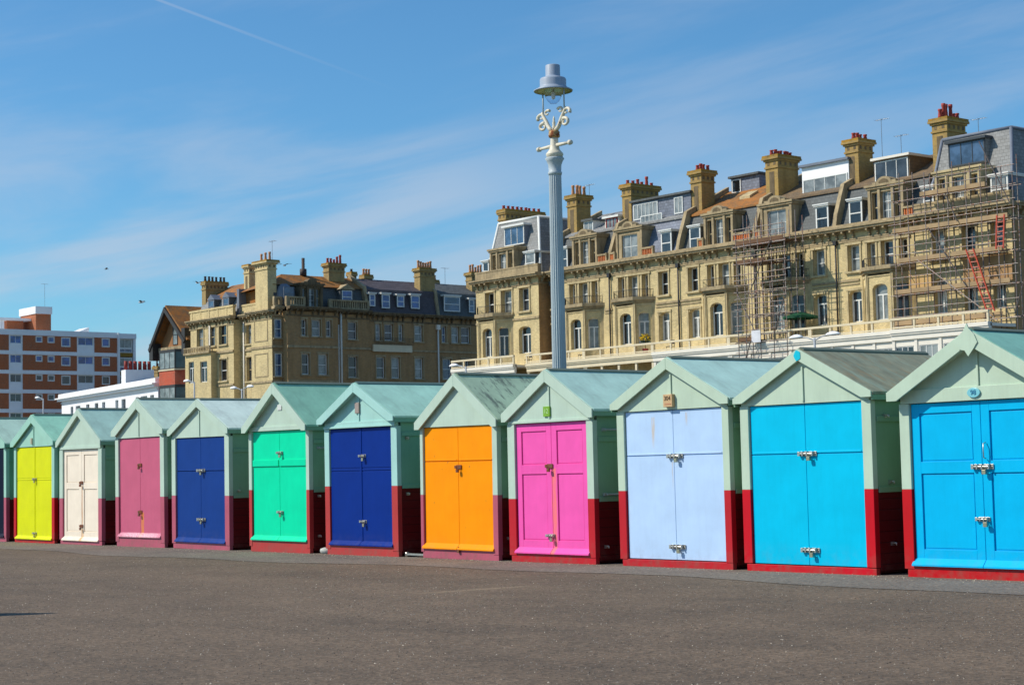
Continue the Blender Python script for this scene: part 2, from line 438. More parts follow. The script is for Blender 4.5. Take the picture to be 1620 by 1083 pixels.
def bolt_part(parent, x, z, y, style, w=.16):
    m = MB(); mat = STEEL
    if style == 'bolt':
        m.box(x-.035, x+.105, y-.006, y, z-.022, z+.022)
        m.tube((x-.05, y-.02, z), (x+.085, y-.02, z), .009, 8)
        m.box(x-.06, x-.035, y-.028, y, z-.018, z+.018)
        for q in (0, .045, .085): m.box(x+q-.006, x+q+.006, y-.033, y, z-.02, z+.02)
    elif style == 'long':
        m.box(x-.07, x+.16, y-.007, y, z-.026, z+.026)
        m.tube((x-.085, y-.024, z), (x+.13, y-.024, z), .012, 8)
        m.box(x-.09, x-.06, y-.036, y, z-.024, z+.024)
        for q in (-.02, .04, .12): m.box(x+q-.008, x+q+.008, y-.04, y, z-.026, z+.026)
        for q in (.085, .145): m.tube((x+q, y-.012, z), (x+q, y-.006, z), .008, 8)
    else:   # hasp
        m.box(x-.03, x+.08, y-.008, y, z-.028, z+.028); mat = RUSTY
        m.box(x-.07, x-.03, y-.012, y, z-.02, z+.02)
    b = m.build('bolt', mat, parent, bevel=.002)
    px = x+(.07 if style != 'hasp' else .03); pz = z-.045
    k = MB(); k.box(px-.022, px+.022, y-.05, y-.026, pz-.03, pz+.014)
    k.path([(px-.014, y-.038, pz+.01), (px-.014, y-.038, pz+.035), (px-.008, y-.038, pz+.046), (px+.008, y-.038, pz+.046), (px+.014, y-.038, pz+.035), (px+.014, y-.038, pz+.01)], .004, 6)
    k.build('padlock', BRASSY if style != 'hasp' else RUSTY, b, bevel=.003)
    return b

def text_mesh(txt, size, mat, parent, x, y, z, depth=.002, name='number'):
    cu = bpy.data.curves.new(name, 'FONT'); cu.body = txt; cu.size = size; cu.align_x = 'CENTER'; cu.align_y = 'CENTER'; cu.extrude = depth
    to = bpy.data.objects.new(name, cu); COL.objects.link(to)
    dg = bpy.context.evaluated_depsgraph_get(); me = bpy.data.meshes.new_from_object(to.evaluated_get(dg))
    bpy.data.objects.remove(to); me.transform(Matrix.Rotation(PI/2, 4, 'X')); me.transform(Matrix.Translation((x, y, z)))
    me.materials.clear(); me.materials.append(mat)
    o = bpy.data.objects.new(name, me); COL.objects.link(o); o.parent = parent
    return o

def hut(name, label, x0, x1, dl, dr, dtop, dbot, tr, zl, zh, zA, zI, door, mint, red, style, bolts, rail=None, roof='felt', depth=2.1,
        strip=True, hang=.055, sill=True, roofrgb=(150, 182, 178), gband=False, plaque=None, dstain=(), sideh=(), tall=False, roofdk=1.0, postred=None, finial=False, lintel=0):
    cx = (x0+x1)/2; W = (x1-x0)/2; gz = ground_z(cx); e = W+.055
    t = thing('beach_hut', label, 'beach hut', (cx, 0, gz), 0, 'beach huts in a row along the promenade')
    t.rotation_euler = (random.uniform(-.002, .004), random.uniform(-.004, .004), random.uniform(-.006, .006))
    G = paint('mint_'+name, mint, 1.0, .45, stains=dstain and ((.55, 9, .3, .01, (170, 150, 110), 0.0),) or ())
    Rm = paint('red_'+name, red, .9, .4, dirt=.5)
    Dm = paint('door_'+name, door, {'dark': .3, 'green': .93, 'cyan': .93, 'azure': .95, 'ltblue': .97, 'lime': .95, 'deepblue': .84, 'blue': .76, 'pink': .97}.get(name, 1.0), .38, dirt=.3, stains=dstain, chips=.2 if name in ('orange',) else 0)
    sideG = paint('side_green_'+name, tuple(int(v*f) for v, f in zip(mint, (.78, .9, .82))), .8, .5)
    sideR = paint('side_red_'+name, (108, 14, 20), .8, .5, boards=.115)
    dl -= cx; dr -= cx; mid = (dl+dr)/2; b = .03
    zl -= gz; zh -= gz; zA -= gz; zI -= gz; dtop -= gz; dbot = max(dbot-gz, .075); tr -= gz
    eav = zl+.02                                     # wall top at the sides
    # body: side and back walls, painted in two bands
    m = MB()
    for sx in (-1, 1):
        xa, xb = sx*(W-.03), sx*(W-.002)
        m.cur = 1; m.box(xa, xb, .06, depth, .05, tr); m.cur = 0; m.box(xa, xb, .06, depth, tr, eav+.02)
    m.cur = 1; m.box(-W+.031, W-.031, depth-.03, depth, .05, tr); m.cur = 0
    m.box(-W+.031, W-.031, depth-.03, depth, tr, eav)
    sl = (zA-zh)/e
    m.ex_xz([(-W+.03, eav), (W-.03, eav), (0, zA-.05)], depth-.03, depth)
    m.cur = 1; m.box(-W+.05, W-.05, .1, depth-.06, .02, .08)
    m.build('wall', [sideG, sideR], t)
    # horizontal side rails
    for zr in (tr-.01, min(tr+.74, eav-.12)):
        for sx in (-1, 1):
            mm = MB(); mm.box(sx*(W-.002), sx*(W+.016), .065, depth-.01, zr-.03, zr+.03); mm.build('side_rail', sideG, t, bevel=.004)
    # corner posts
    for sx, inner in ((-1, dl), (1, dr)):
        m = MB(); xa = sx*W
        m.cur = 1; m.box(xa, inner-sx*(-.004), -.018, .058, .085, tr); m.cur = 0; m.box(xa, inner-sx*(-.004), -.018, .058, tr, dtop+.0)
        m.build('corner_post', [G, Rm if not postred else postred], t, bevel=.004)
    m = MB(); m.box(-W+.035, W-.004, -.012, .05, .0, dbot-.004); m.build('plinth', Rm if not postred else paint('plinth_'+name, red, .9, .45), t, bevel=.004)
    # doors
    y = .012
    for k, (a, c) in enumerate(((dl+.004, mid-.003), (mid+.003, dr-.004))):
        m = MB(); zb, zt = dbot+.006, dtop-.006
        if style == 'panel':
            s_ = .10; zr = rail
            m.box(a, a+s_, y, y+.03, zb, zt); m.box(c-s_, c, y, y+.03, zb, zt)
            for p, q in ((zb, zb+.16), (zr-.06, zr+.06), (zt-.10, zt)): m.box(a+s_, c-s_, y, y+.03, p, q)
            for p, q in ((zb+.16, zr-.06), (zr+.06, zt-.10)):
                m.box(a+s_, c-s_, y+.018, y+.028, p, q)
                # bevelled moulding
                m.box(a+s_+.015, c-s_-.015, y+.012, y+.018, p+.015, q-.015)
        elif style == 'ledge':      # flat leaf, narrow rebated line across
            m.box(a, c, y, y+.03, zb, rail-.006); m.box(a, c, y, y+.03, rail+.006, zt); m.box(a, c, y+.01, y+.03, rail-.006, rail+.006)
            m.box(a+.03, c-.03, y-.006, y, rail+.008, rail+.028)
        elif style == 'batten':
            m.box(a, c, y, y+.03, zb, zt); m.box(a+.01, c-.012, y-.02, y, rail-.05, rail+.05)
        elif style == 'groove':
            m.box(a, c, y, y+.03, zb, zt); m.box(a+.004, c-.004, y-.008, y, rail-.012, rail+.012)
            m.box(a+.004, c-.004, y-.006, y, zb+.01, rail-.03); m.box(a+.004, c-.004, y-.006, y, rail+.03, zt-.01)
        else:
            m.box(a, c, y, y+.03, zb, zt)
        lf = m.build('door', Dm, t, bevel=.004)
    if strip and style in ('batten', 'groove'):
        m = MB(); m.box(mid-.012, mid+.03, y-.014, y+.0, dbot+.05, dtop-.01); m.build('cover_strip', Dm, t, bevel=.003)
    if sill:
        m = MB(); z = dbot
        for a, c in ((dl-.02, mid-.004), (mid+.004, dr+.02)):
            m.ex_yz([(y, z+.075), (y-.055, z+.012), (y-.055, z-.004), (y, z-.004)], a, c)
        m.build('drip_board', Dm, t)
    # gable
    m = MB(); g0 = dtop+.002
    hw = min(W-.02, (zA-.06-g0)/sl)
    m.ex_xz([(-hw, g0), (hw, g0), (hw, min(g0+.1, zA-.06-sl*hw+.08)), (0, zA-.04), (-hw, min(g0+.1, zA-.06-sl*hw+.08))], -.012, .03)
    gm = m.build('gable', G, t)
    if gband:
        m = MB(); m.box(-hw+.01, hw-.01, -.03, -.0125, g0, g0+gband); m.build('gable_rail', G, t, bevel=.004)
    if lintel:
        m = MB(); m.box(-W+.02, W-.02, -.045, -.0125, g0, g0+.03); m.build('gable_rail', G, t, bevel=.003)
    if strip:
        m = MB(); m.box(mid-.002, mid+.022, -.028, -.0125, g0+(gband or .02), zI-.06); m.build('gable_strip', G, t, bevel=.003)
    # barge boards
    h = hang; xs = (zI-zl)/sl
    for sx in (-1, 1):
        pts = [(sx*e, zl), (sx*e, zh), (0.0+(sx*.001), zA), (sx*.001, zI), (sx*(e-.06 if xs > e else xs), zl)]
        if sx > 0: pts = pts[::-1]
        m = MB(); m.ex_xz(pts[::-1], -h-.022, -h)
        m.build('barge_board', G, t, bevel=.003)
        # soffit batten behind the board, shading the gable
        m = MB(); q = .035
        a0 = (sx*(e-.02), zl+.01); a1 = (0, zI+.0)
        pts = [(sx*(e-.015), zl+.015), (sx*(e-.015), zh-.035), (0.0, zA-.035), (0.0, zI+.01)]
        if sx > 0: pts = pts[::-1]
        m.ex_xz(pts[::-1], -h+.002, -.013); m.build('soffit', G, t)
    # roof
    RF = slate_roof if roof == 'slate' else felt(name, roofrgb, roofdk)
    m = MB()
    for sx in (-1, 1):
        pts = [(sx*(e+.012), zh-.032), (sx*(e+.012), zh-.002), (0, zA-.002+.008), (0, zA-.028)]
        if sx > 0: pts = pts[::-1]
        m.ex_xz(pts[::-1], -h+.002, depth+.06)
    m.build('roof', RF, t)
    m = MB(); rc = paint('ridge_'+name, tuple(int(v*.62) for v in mint), .8, .5)
    m.ex_xz([(-.05, zA-.016), (-.05, zA-.004), (0, zA+.022), (.05, zA-.004), (.05, zA-.016), (0, zA+.009)][::-1], -h+.03, depth+.07)
    m.build('ridge_cap', rc, t)
    for sx in (-1, 1):
        m = MB(); m.box(sx*(e-.02), sx*(e+.004), -h+.004, depth+.05, zh-.09, zh-.034); m.build('eaves_board', sideG, t)
    for (bx, bz, st) in bolts: bolt_part(t, mid+bx, bz, y-(.0 if st != 'long' else 0.0)-.006, st)
    if finial:
        m = MB(); m.ex_xz([(-.16, zA-.12), (-.10, zA-.20), (-.03, zA-.215), (.012, zA-.275), (.07, zA-.21), (.125, zA-.14), (.09, zA-.06), (.03, zA+.0), (.005, zA+.055), (-.04, zA-.02)], -h-.034, -h-.0225)
        m.build('finial_board', G, t)
    return t, dict(mid=mid, g0=g0, y=y, W=W, zA=zA, G=G, hang=hang, gz=gz, e=e)

def felt(name, rgb, k=1.0):
    nm = 'roof_felt_'+name
    s = NT(nm); c = tuple(v*f*k*1.45 for v, f in zip(srgb(rgb), (1.1, 1.0, .86))); co = s.coord()
    a = s.mix(s.ramp(s.noise(co, 1.6, 6, .65), .35, .68), scaled(c, .82), scaled(c, 1.12))
    n = s.noise(s.coord(scale=(1, 3.5, 1)), 3.0, 6, .7)
    wear = .75 if name == 'orange' else .12
    a = s.mix(s.math('MULTIPLY', s.ramp(n, .52, .62), wear), a, scaled(srgb((96, 104, 98)), .7))
    s.color(a); s.b.inputs['Roughness'].default_value = .6
    s.bump(s.noise(co, 30, 4), .35, .006)
    return s.m
def mk_slate_roof():
    s = NT('weathered_roof'); co = s.coord(scale=(1.0, 2.2, 1))
    c = srgb((140, 142, 118))
    a = s.mix(s.ramp(s.noise(co, 2.4, 7, .7), .35, .62), scaled(c, .7), scaled(c, 1.15))
    a = s.mix(s.math('MULTIPLY', s.ramp(s.noise(co, 4.2, 5, .7), .52, .66), .55), a, srgb((160, 128, 84)))
    a = s.mix(s.math('MULTIPLY', s.ramp(s.noise(s.coord(scale=(.6, 3, 1)), 3.3, 5), .5, .7), .5), a, srgb((150, 174, 156)))
    s.color(a); s.b.inputs['Roughness'].default_value = .7
    s.bump(s.noise(co, 20, 4), .5, .01); return s.m
slate_roof = mk_slate_roof()

RUST = (205, 120, 90)
OR = (214, 150, 70)
H = {}
H['dark'], _ = hut('dark', 'navy blue beach hut cut off by the left edge, only its right half in view', -36.25, -34.35, -36.12, -34.47, 1.80, .0, .80, 1.80, 1.90, 2.44, 2.28,
    (8, 22, 70), MINT['b'], REDS['faded'], 'plain', ((0, .95, 'bolt'),), strip=False)  # very dark door colour stands in for the shade falling on it
H['lime'], L1 = hut('lime', 'beach hut with lime yellow doors, leftmost whole hut of the row', -33.98, -32.09, -33.87, -32.22, 1.80, -.02, .80, 1.81, 1.90, 2.43, 2.27,
    (222, 226, 12), MINT['b'], REDS['bright'], 'groove', ((0, 1.25, 'bolt'), (0, .19, 'bolt')), rail=1.24, roofrgb=(126, 180, 168))
H['cream'], L2 = hut('cream', 'beach hut with cream panelled doors and a steep pointed gable', -31.88, -30.07, -31.73, -30.22, 1.71, .0, .79, 1.76, 1.86, 2.47, 2.34,
    (240, 226, 206), MINT['d'], REDS['faded'], 'panel', ((0, 1.16, 'hasp'), (0, .35, 'hasp')), rail=1.10, roofrgb=(142, 178, 178), strip=False, gband=.05,
    dstain=((.03, 1.1, -.4, .04, (200, 150, 104), 1.0), (.03, .30, -.4, .08, (226, 180, 130), 1.0)))
H['rose'], L3 = hut('rose', 'beach hut with faded rose pink plank doors stained by rust', -29.53, -27.67, -29.40, -27.82, 1.87, .11, .82, 1.91, 2.00, 2.56, 2.38,
    (196, 96, 124), MINT['d'], REDS['faded'], 'plain', ((-.01, 1.45, 'hasp'), (-.01, .62, 'hasp')), roofrgb=(160, 188, 186),
    dstain=((.055, .62, -.6, .075, (214, 128, 74), 1.6), (0.0, .26, -.1, 1.6, (238, 200, 208), .9)))
H['blue'], L4 = hut('blue', 'beach hut with mid blue doors and faded pink corner posts', -27.42, -25.46, -27.28, -25.61, 1.82, .06, .84, 1.86, 1.95, 2.46, 2.33,
    (24, 68, 150), MINT['d'], REDS['faded'], 'ledge', ((0, 1.32, 'long'), (0, .50, 'long')), rail=1.31, roofrgb=(176, 198, 202))
H['green'], L5 = hut('green', 'beach hut with emerald green doors and a tall steep gable', -24.83, -23.06, -24.74, -23.15, 1.86, .14, .93, 1.84, 1.93, 2.61, 2.44,
    (0, 226, 170), MINT['d'], REDS['brick'], 'batten', ((0, 1.56, 'bolt'), (0, .63, 'bolt')), rail=1.40, strip=False, roofrgb=(118, 168, 156), gband=.07, hang=.10)
H['navy'], L6 = hut('deepblue', 'beach hut with deep royal blue doors and a grey number plate on the gable', -22.60, -20.73, -22.47, -20.88, 1.84, .11, .98, 1.91, 1.98, 2.50, 2.36,
    (6, 50, 142), MINT['c'], REDS['brick'], 'groove', ((.03, 1.46, 'bolt'), (.03, .50, 'bolt')), rail=1.26, roofrgb=(136, 182, 178), gband=.09, lintel=1, hang=.10)
H['orange'], L7 = hut('orange', 'beach hut with bright orange doors and a grey patched roof', -20.18, -18.44, -20.11, -18.55, 1.79, .11, .85, 1.76, 1.86, 2.51, 2.34,
    (255, 150, 0), MINT['d'], REDS['faded'], 'ledge', ((-.0, 1.26, 'hasp'), (.0, .17, 'hasp')), rail=1.34, roofrgb=(140, 166, 150), strip=False)
H['pink'], L8 = hut('pink', 'beach hut with hot pink doors and a square green number sign', -18.21, -16.51, -18.06, -16.64, 1.78, .10, .80, 1.81, 1.92, 2.46, 2.30,
    (244, 94, 178), MINT['d'], REDS['mid'], 'panel', ((-.05, 1.24, 'hasp'), (-.06, .35, 'bolt')), rail=1.20, roofrgb=(150, 186, 186), gband=.035,
    dstain=((.045, 1.22, -1.3, .06, (244, 122, 128), 1.6),))
H['ltblue'], L9 = hut('ltblue', 'beach hut with pale powder blue doors and a wooden number sign', -16.06, -14.17, -15.93, -14.28, 1.86, .08, .90, 1.89, 1.96, 2.48, 2.34,
    (186, 214, 246), MINT['a'], REDS['mid'], 'ledge', ((-.0, 1.32, 'long'), (.0, .25, 'long')), rail=1.33, sill=False, roofrgb=(152, 190, 192),
    dstain=((-.33, 1.80, 1.40, .035, (206, 176, 130), .8), (.24, 1.84, 1.66, .026, (200, 176, 146), .7), (-.02, 1.26, .9, .02, (190, 180, 170), .8)))
H['cyan'], L10 = hut('cyan', 'beach hut with plain turquoise doors and a brown weathered roof', -13.99, -12.10, -13.86, -12.23, 1.85, .08, .91, 1.88, 1.94, 2.45, 2.32,
    (0, 196, 236), MINT['a'], REDS['deep'], 'ledge', ((-.0, 1.30, 'long'), (.0, .25, 'long')), rail=1.30, roof='slate', sill=False)
H['azure'], L11 = hut('azure', 'beach hut with sky blue panelled doors cut off by the right edge', -11.73, -9.75, -11.60, -9.88, 1.79, .13, .91, 1.82, 1.91, 2.50, 2.34,
    (0, 184, 236), MINT['a'], REDS['bright'], 'panel', ((-.02, 1.12, 'long'), (-.03, .60, 'bolt')), rail=1.12, roofrgb=(112, 166, 160), gband=.14, hang=.13, finial=True)

# red posts differ a little: the skirting below the doors on some huts is browner
# number signs and plaques
def plaque(hk, Lp, x, z, w, h, mat, name='number_sign', t=.02):
    m = MB(); yy = -.0135; m.box(x-w/2, x+w/2, yy-t, yy, z-h/2, z+h/2)
    return m.build(name, mat, H[hk], bevel=.004)
wood = simple('sign_wood', (206, 170, 124), .95, .6, .2, 8)
brn = simple('burnt_number', (84, 60, 30), .9, .7)
p = plaque('ltblue', L9, L9['mid']-.005, L9['g0']+.105, .15, .15, wood, t=.05)
text_mesh('304', .075, brn, p, L9['mid']-.008, -.0655, L9['g0']+.13)
m = MB(); m.box(L9['mid']-.055, L9['mid']+.055, -.066, -.0635, L9['g0']+.06, L9['g0']+.066); m.build('rule', simple('sign_red', (180, 90, 70)), p)
p = plaque('pink', L8, L8['mid']-.03, L8['g0']+.14, .13, .13, simple('sign_green', (122, 172, 40), .95, .5), t=.022)
text_mesh('12', .085, simple('sign_pale', (200, 240, 170), .9), p, L8['mid']-.03, -.0375, L8['g0']+.14)
p = plaque('navy', L6, L6['mid']-.02, L6['g0']+.29, .105, .16, simple('sign_grey', (160, 146, 138), .95, .7), t=.025)
p = plaque('green', L5, L5['mid']+.06, L5['g0']+.36, .12, .085, simple('sign_white', (226, 230, 226), .95, .5), t=.01)
p = plaque('lime', L1, L1['mid']-.06, L1['g0']+.11, .06, .12, simple('sign_buff', (186, 176, 150), .95, .6), t=.03)
# oval plaque of the azure hut
m = MB(); c = L11['mid']-.03; zc = L11['g0']+.075
pts = [(c+.078*math.cos(2*PI*i/24), zc+.05*math.sin(2*PI*i/24)) for i in range(24)]
m.ex_xz(pts, -.048, -.0305); p = m.build('number_plaque', simple('plaque_teal', (120, 190, 200), .95, .35), H['azure'], bevel=.004)
text_mesh('98', .07, simple('plaque_blue', (30, 120, 160), .9), p, c, -.0505, zc)
# turquoise rosette at the peak of the turquoise hut
m = MB(); pts = [(.052*math.cos(2*PI*i/10)*(1 if i % 2 else .86), L10['zA']-.075+.062*math.sin(2*PI*i/10)*(1 if i % 2 else .86)) for i in range(10)]
m.ex_xz(pts, -L10['hang']-.028, -L10['hang']-.0225); m.build('rosette', paint('rosette_turquoise', (0, 200, 225), .9), H['cyan'])
# pull handle of the azure hut
m = MB(); xh = L11['mid']+.055; m.path([(xh, -.0, 1.36), (xh, -.035, 1.35), (xh, -.04, 1.28), (xh, -.035, 1.21), (xh, -.0, 1.20)], .006, 8); m.build('handle', STEEL, H['azure'])
# side bars, hooks and hinges bolted to the flanks
def hook(hk, Lp, y, z, ln=.0, mat=STEEL):
    m = MB(); x = Lp['W']+.012
    m.box(x-.012, x+.012, y-.02, y+.02, z-.02, z+.02); m.tube((x, y, z), (x+.05, y, z+.01), .008, 8)
    m.tube((x+.05, y, z+.01), (x+.05, y, z-.02), .008, 8)
    if ln: m.tube((x+.02, y, z), (x+.02, y+ln, z), .012, 8)
    m.build('side_hook', mat, H[hk])
WHT = paint('bar_white', (176, 186, 178), .85)
for hk, Lp, items in (('pink', L8, ((.15, 1.68, 1.5), (.15, .87, 1.5), (.15, .22, 0))), ('ltblue', L9, ((.2, 1.74, 0), (.2, .98, 0), (.2, .20, 0))),
                      ('cyan', L10, ((.2, 1.68, 0), (.25, .98, 0), (.25, .33, 0))), ('navy', L6, ((.15, .9, 0), (.15, 1.7, 0))), ('green', L5, ((.15, .88, 0), (.15, .27, 0), (.15, 1.62, .5))),
                      ('orange', L7, ((.15, .3, 0), (.3, .3, 0), (.15, 1.62, .8))), ('rose', L3, ((.15, 1.05, 0), (.15, .25, 0))), ('cream', L2, ((.9, 1.25, 0),)), ('lime', L1, ((.15, .92, 0),)),
                      ('blue', L4, ((.15, .98, 0),)), ('dark', L1, ((.15, .92, 0),))):
    for (yy, zz, ln) in items: hook(hk, Lp, yy, zz, ln, WHT if ln else STEEL)
# things lying between the huts
m = MB(); m.smooth = True; cxs, cys = -22.78, .10
rr = [[Vector((math.cos(a)*math.cos(b), math.sin(a)*math.cos(b), math.sin(b))) for a in [2*PI*i/10 for i in range(10)]] for b in (-1.2, -.6, 0, .6, 1.2)]
rings = [[m.P((cxs+v.x*.13*(1+.12*math.sin(3*v.y+v.z*4)), cys+v.y*.09, ground_z(cxs)+.045+v.z*.055)) for v in r] for r in rr]
for A, B in zip(rings, rings[1:]):
    for i in range(10): m.F((A[i], A[(i+1) % 10], B[(i+1) % 10], B[i]))
m.F(rings[0][::-1]); m.F(rings[-1])
tag(m.build('stone', simple('flint_grey', (190, 192, 184), .9, .7, .3, 14)), 'pale grey stone wedged on the ground beside the emerald green hut', 'stone')
m = MB(); m.box(-20.66, -20.20, .05, .12, ground_z(-20.5)+.03, ground_z(-20.5)+.055); m.tube((-20.66, .085, ground_z(-20.5)), (-20.66, .085, ground_z(-20.5)+.07), .03, 8)
tag(m.build('metal_bar', STEEL), 'grey metal bar lying low in the gap beside the orange hut', 'bar')

m = MB(); random.seed(11)
for k in range(900):
    x = random.uniform(-37, -9); y = -abs(random.gauss(0, .22))-.02; z = ground_z(x)+.004; q = random.uniform(.004, .012)
    a = [m.P((x+q*math.cos(t_+k)*random.uniform(.7, 1.2), y+q*math.sin(t_+k), z)) for t_ in (0, 1.6, 3.1, 4.7)]; tp = m.P((x, y, z+q*.9))
    for i in range(4): m.F((a[i], a[(i+1) % 4], tp))
import numpy as np
def chips(name, n, x0, x1, y0, y1, cols, label):
    rg = np.random.default_rng(4); 
    d = rg.random(n)**.75
    x = x0+(x1-x0)*rg.random(n); y = y1-(y1-y0)*d
    q = .0025+.0055*rg.random(n)**2.2; a = rg.random(n)*6.28; z = np.array([ground_z(v) for v in x])
    V = np.zeros((n, 5, 3))
    for i in range(4):
        rr = q*(.8+.6*rg.random(n)); V[:, i, 0] = x+rr*np.cos(a+i*1.57); V[:, i, 1] = y+rr*np.sin(a+i*1.57); V[:, i, 2] = z-.001
    V[:, 4, 0] = x+q*.3*np.cos(a); V[:, 4, 1] = y+q*.3*np.sin(a); V[:, 4, 2] = z+q*(.5+.6*rg.random(n))
    b = np.arange(n)*5
    Fc = np.stack([np.stack([b+i, b+(i+1) % 4, b+4], 1) for i in range(4)], 1).reshape(-1, 3)
    me = bpy.data.meshes.new(name); me.vertices.add(n*5); me.vertices.foreach_set('co', V.reshape(-1))
    me.loops.add(len(Fc)*3); me.loops.foreach_set('vertex_index', Fc.reshape(-1)); me.polygons.add(len(Fc)); me.polygons.foreach_set('loop_start', np.arange(len(Fc))*3); 
    for c in cols: me.materials.append(c)
    me.polygons.foreach_set('material_index', np.repeat(rg.choice(len(cols), n, p=[.46, .29, .22, .03]), 4)); me.update(calc_edges=True); me.validate()
    o = bpy.data.objects.new(name, me); COL.objects.link(o); o['kind'] = 'stuff'; o['label'] = label; o['category'] = 'gravel'
chips('gravel', 110000, -26, 0, -12.4, -.1, [simple('chip_brown', (112, 96, 80), .95, .85, .2, 30), simple('chip_grey', (132, 124, 114), .95, .85, .2, 30), simple('chip_dark', (66, 58, 52), .95, .85, .2, 30), simple('chip_pale', (188, 176, 158), .95, .85, .1, 30)], 'fine stone chips bedded in the brown promenade tarmac')
g = m.build('grit', simple('grit_buff', (168, 156, 134), .9, .9, .35, 30)); g['kind'] = 'stuff'; g['label'] = 'loose grit scattered along the foot of the huts'; g['category'] = 'grit'
random.seed(5)

# ------------------------------------------------------------------ promenade lamp post
CREAM = None
def lampmat():
    s = NT('lamp_cream_paint'); co = s.coord(); c = srgb((222, 214, 192))
    a = s.mix(s.ramp(s.noise(co, 7, 5), .3, .7), scaled(c, .8), c)
    a = s.mix(s.ramp(s.noise(co, 16, 6, .75), .60, .66), a, srgb((150, 92, 40)))
    s.color(a); s.b.inputs['Roughness'].default_value = .5; return s.m
CREAM = lampmat()
LGREY = paint('lamp_grey_paint', (176, 186, 190), 1.0, .4, dirt=.15)
LWHITE = paint('lamp_white_paint', (172, 184, 200), .85, .4, dirt=.15)
GLASS = NT('lamp_glass'); GLASS.b.inputs['Base Color'].default_value = (.95, .97, 1, 1); GLASS.b.inputs['Transmission Weight'].default_value = .93
GLASS.b.inputs['Roughness'].default_value = .06; GLASS.b.inputs['IOR'].default_value = 1.04; GLASS = GLASS.m
lp = thing('promenade_lamp', 'tall fluted grey lamp post with a bell shaped lantern behind the pink hut', 'lamp post', (-21.2, 3.5, 0), 0)
m = MB(); m.lathe([(.24, 0), (.24, .25), (.2, .3), (.19, .9), (.15, 1.0), (.118, 1.1)], n=24)
m.build('pedestal', LGREY, lp)
m = MB(); m.lathe([(.118, 1.1), (.112, 3.0), (.103, 5.2), (.1, 5.86)], n=40, flute=.10); m.build('column', LGREY, lp)
m = MB(); m.lathe([(.104, 5.84), (.112, 5.86), (.112, 5.885), (.1, 5.895), (.106, 6.0), (.128, 6.06), (.155, 6.105), (.138, 6.12)], n=24); m.build('capital_base', LGREY, lp)
m = MB(); m.lathe([(.132, 6.11), (.13, 6.15), (.142, 6.165), (.135, 6.19), (.115, 6.21), (.085, 6.25), (.066, 6.33), (.062, 6.42), (.06, 6.44)], n=24)
m.build('capital', CREAM, lp)
m = MB(); m.lathe([(.06, 6.435), (.088, 6.45), (.094, 6.48), (.086, 6.505), (.092, 6.53), (.07, 6.555), (.045, 6.565)], n=20); m.build('collar', metal('rusted_collar', (196, 168, 116), .7, 1, .5), lp)
# the ladder bar
DX, DY = 1.0, 0.0
m = MB(); m.smooth = True
for sg in (-1, 1):
    m.tube((0, 0, 6.315), (sg*.36*DX, sg*.36*DY, 6.31), .032, 12, .022)
    m.tube((sg*.36*DX, sg*.36*DY, 6.31), (sg*.41*DX, sg*.41*DY, 6.308), .042, 12, .036)
m.build('ladder_bar', CREAM, lp)
# scrolled brackets
for sg in (-1, 1):
    ux, uy = sg*DX, sg*DY
    m = MB()
    def sc(pts, r): m.path([(a*1.5*ux, a*1.5*uy, z) for a, z in pts], [q*.98 for q in r], 8)
    sc([(.03, 6.56), (.07, 6.60), (.10, 6.66), (.125, 6.73), (.16, 6.80), (.185, 6.86), (.185, 6.90)], [.036, .036, .034, .032, .03, .026, .02])
    cp = []
    for k in range(15):      # upper spiral
        a = -.6+k*.42; r = .062*(1-k/20); cp.append((.205+r*math.cos(a), 6.82+r*math.sin(a)))
    sc(cp, [.03*(1-k/26) for k in range(15)])
    cp = []
    for k in range(13):
        a = 2.6-k*.45; r = .048*(1-k/18); cp.append((.105+r*math.cos(a), 6.865+r*math.sin(a)))
    sc(cp, [.024*(1-k/26) for k in range(13)])
    cp = []
    for k in range(15):      # lower spiral
        a = 2.0-k*.45; r = .068*(1-k/20); cp.append((.175+r*math.cos(a), 6.655+r*math.sin(a)))
    sc(cp, [.031*(1-k/26) for k in range(15)])
    sc([(.09, 6.63), (.13, 6.69), (.175, 6.72)], [.02, .02, .018])
    m.build('bracket', CREAM, lp)
m = MB(); m.lathe([(.03, 6.55), (.032, 6.62), (.022, 6.65), (.028, 6.68), (.018, 6.71), (.018, 6.745), (.006, 6.79)], n=12); m.build('finial', CREAM, lp)
for sg in (-1, 1):
    m = MB(); m.tube((sg*.258*DX, sg*.258*DY, 6.88), (sg*.258*DX, sg*.258*DY, 7.22), .012, 8); m.build('stay', LGREY, lp)
m = MB(); m.lathe([(.20, 7.225), (.31, 7.188), (.315, 7.205), (.222, 7.25), (.212, 7.28), (.212, 7.375), (.20, 7.40), (.125, 7.425), (.118, 7.44), (.116, 7.605), (.108, 7.615)], n=32)
hd = m.build('lantern', LWHITE, lp)
m = MB(); m.lathe([(.195, 7.235), (.305, 7.190), (.19, 7.205)], n=32); m.build('reflector', paint('reflector_buff', (206, 200, 140), .85, .4), hd)
m = MB(); m.lathe([(.003, 6.985), (.05, 6.995), (.09, 7.03), (.125, 7.09), (.143, 7.15), (.147, 7.204)], n=28); m.build('globe', GLASS, hd)
m = MB(); m.lathe([(.01, 7.06), (.03, 7.08), (.034, 7.15), (.02, 7.2)], n=12); m.build('bulb', simple('bulb_white', (220, 224, 228), .9, .3), hd)

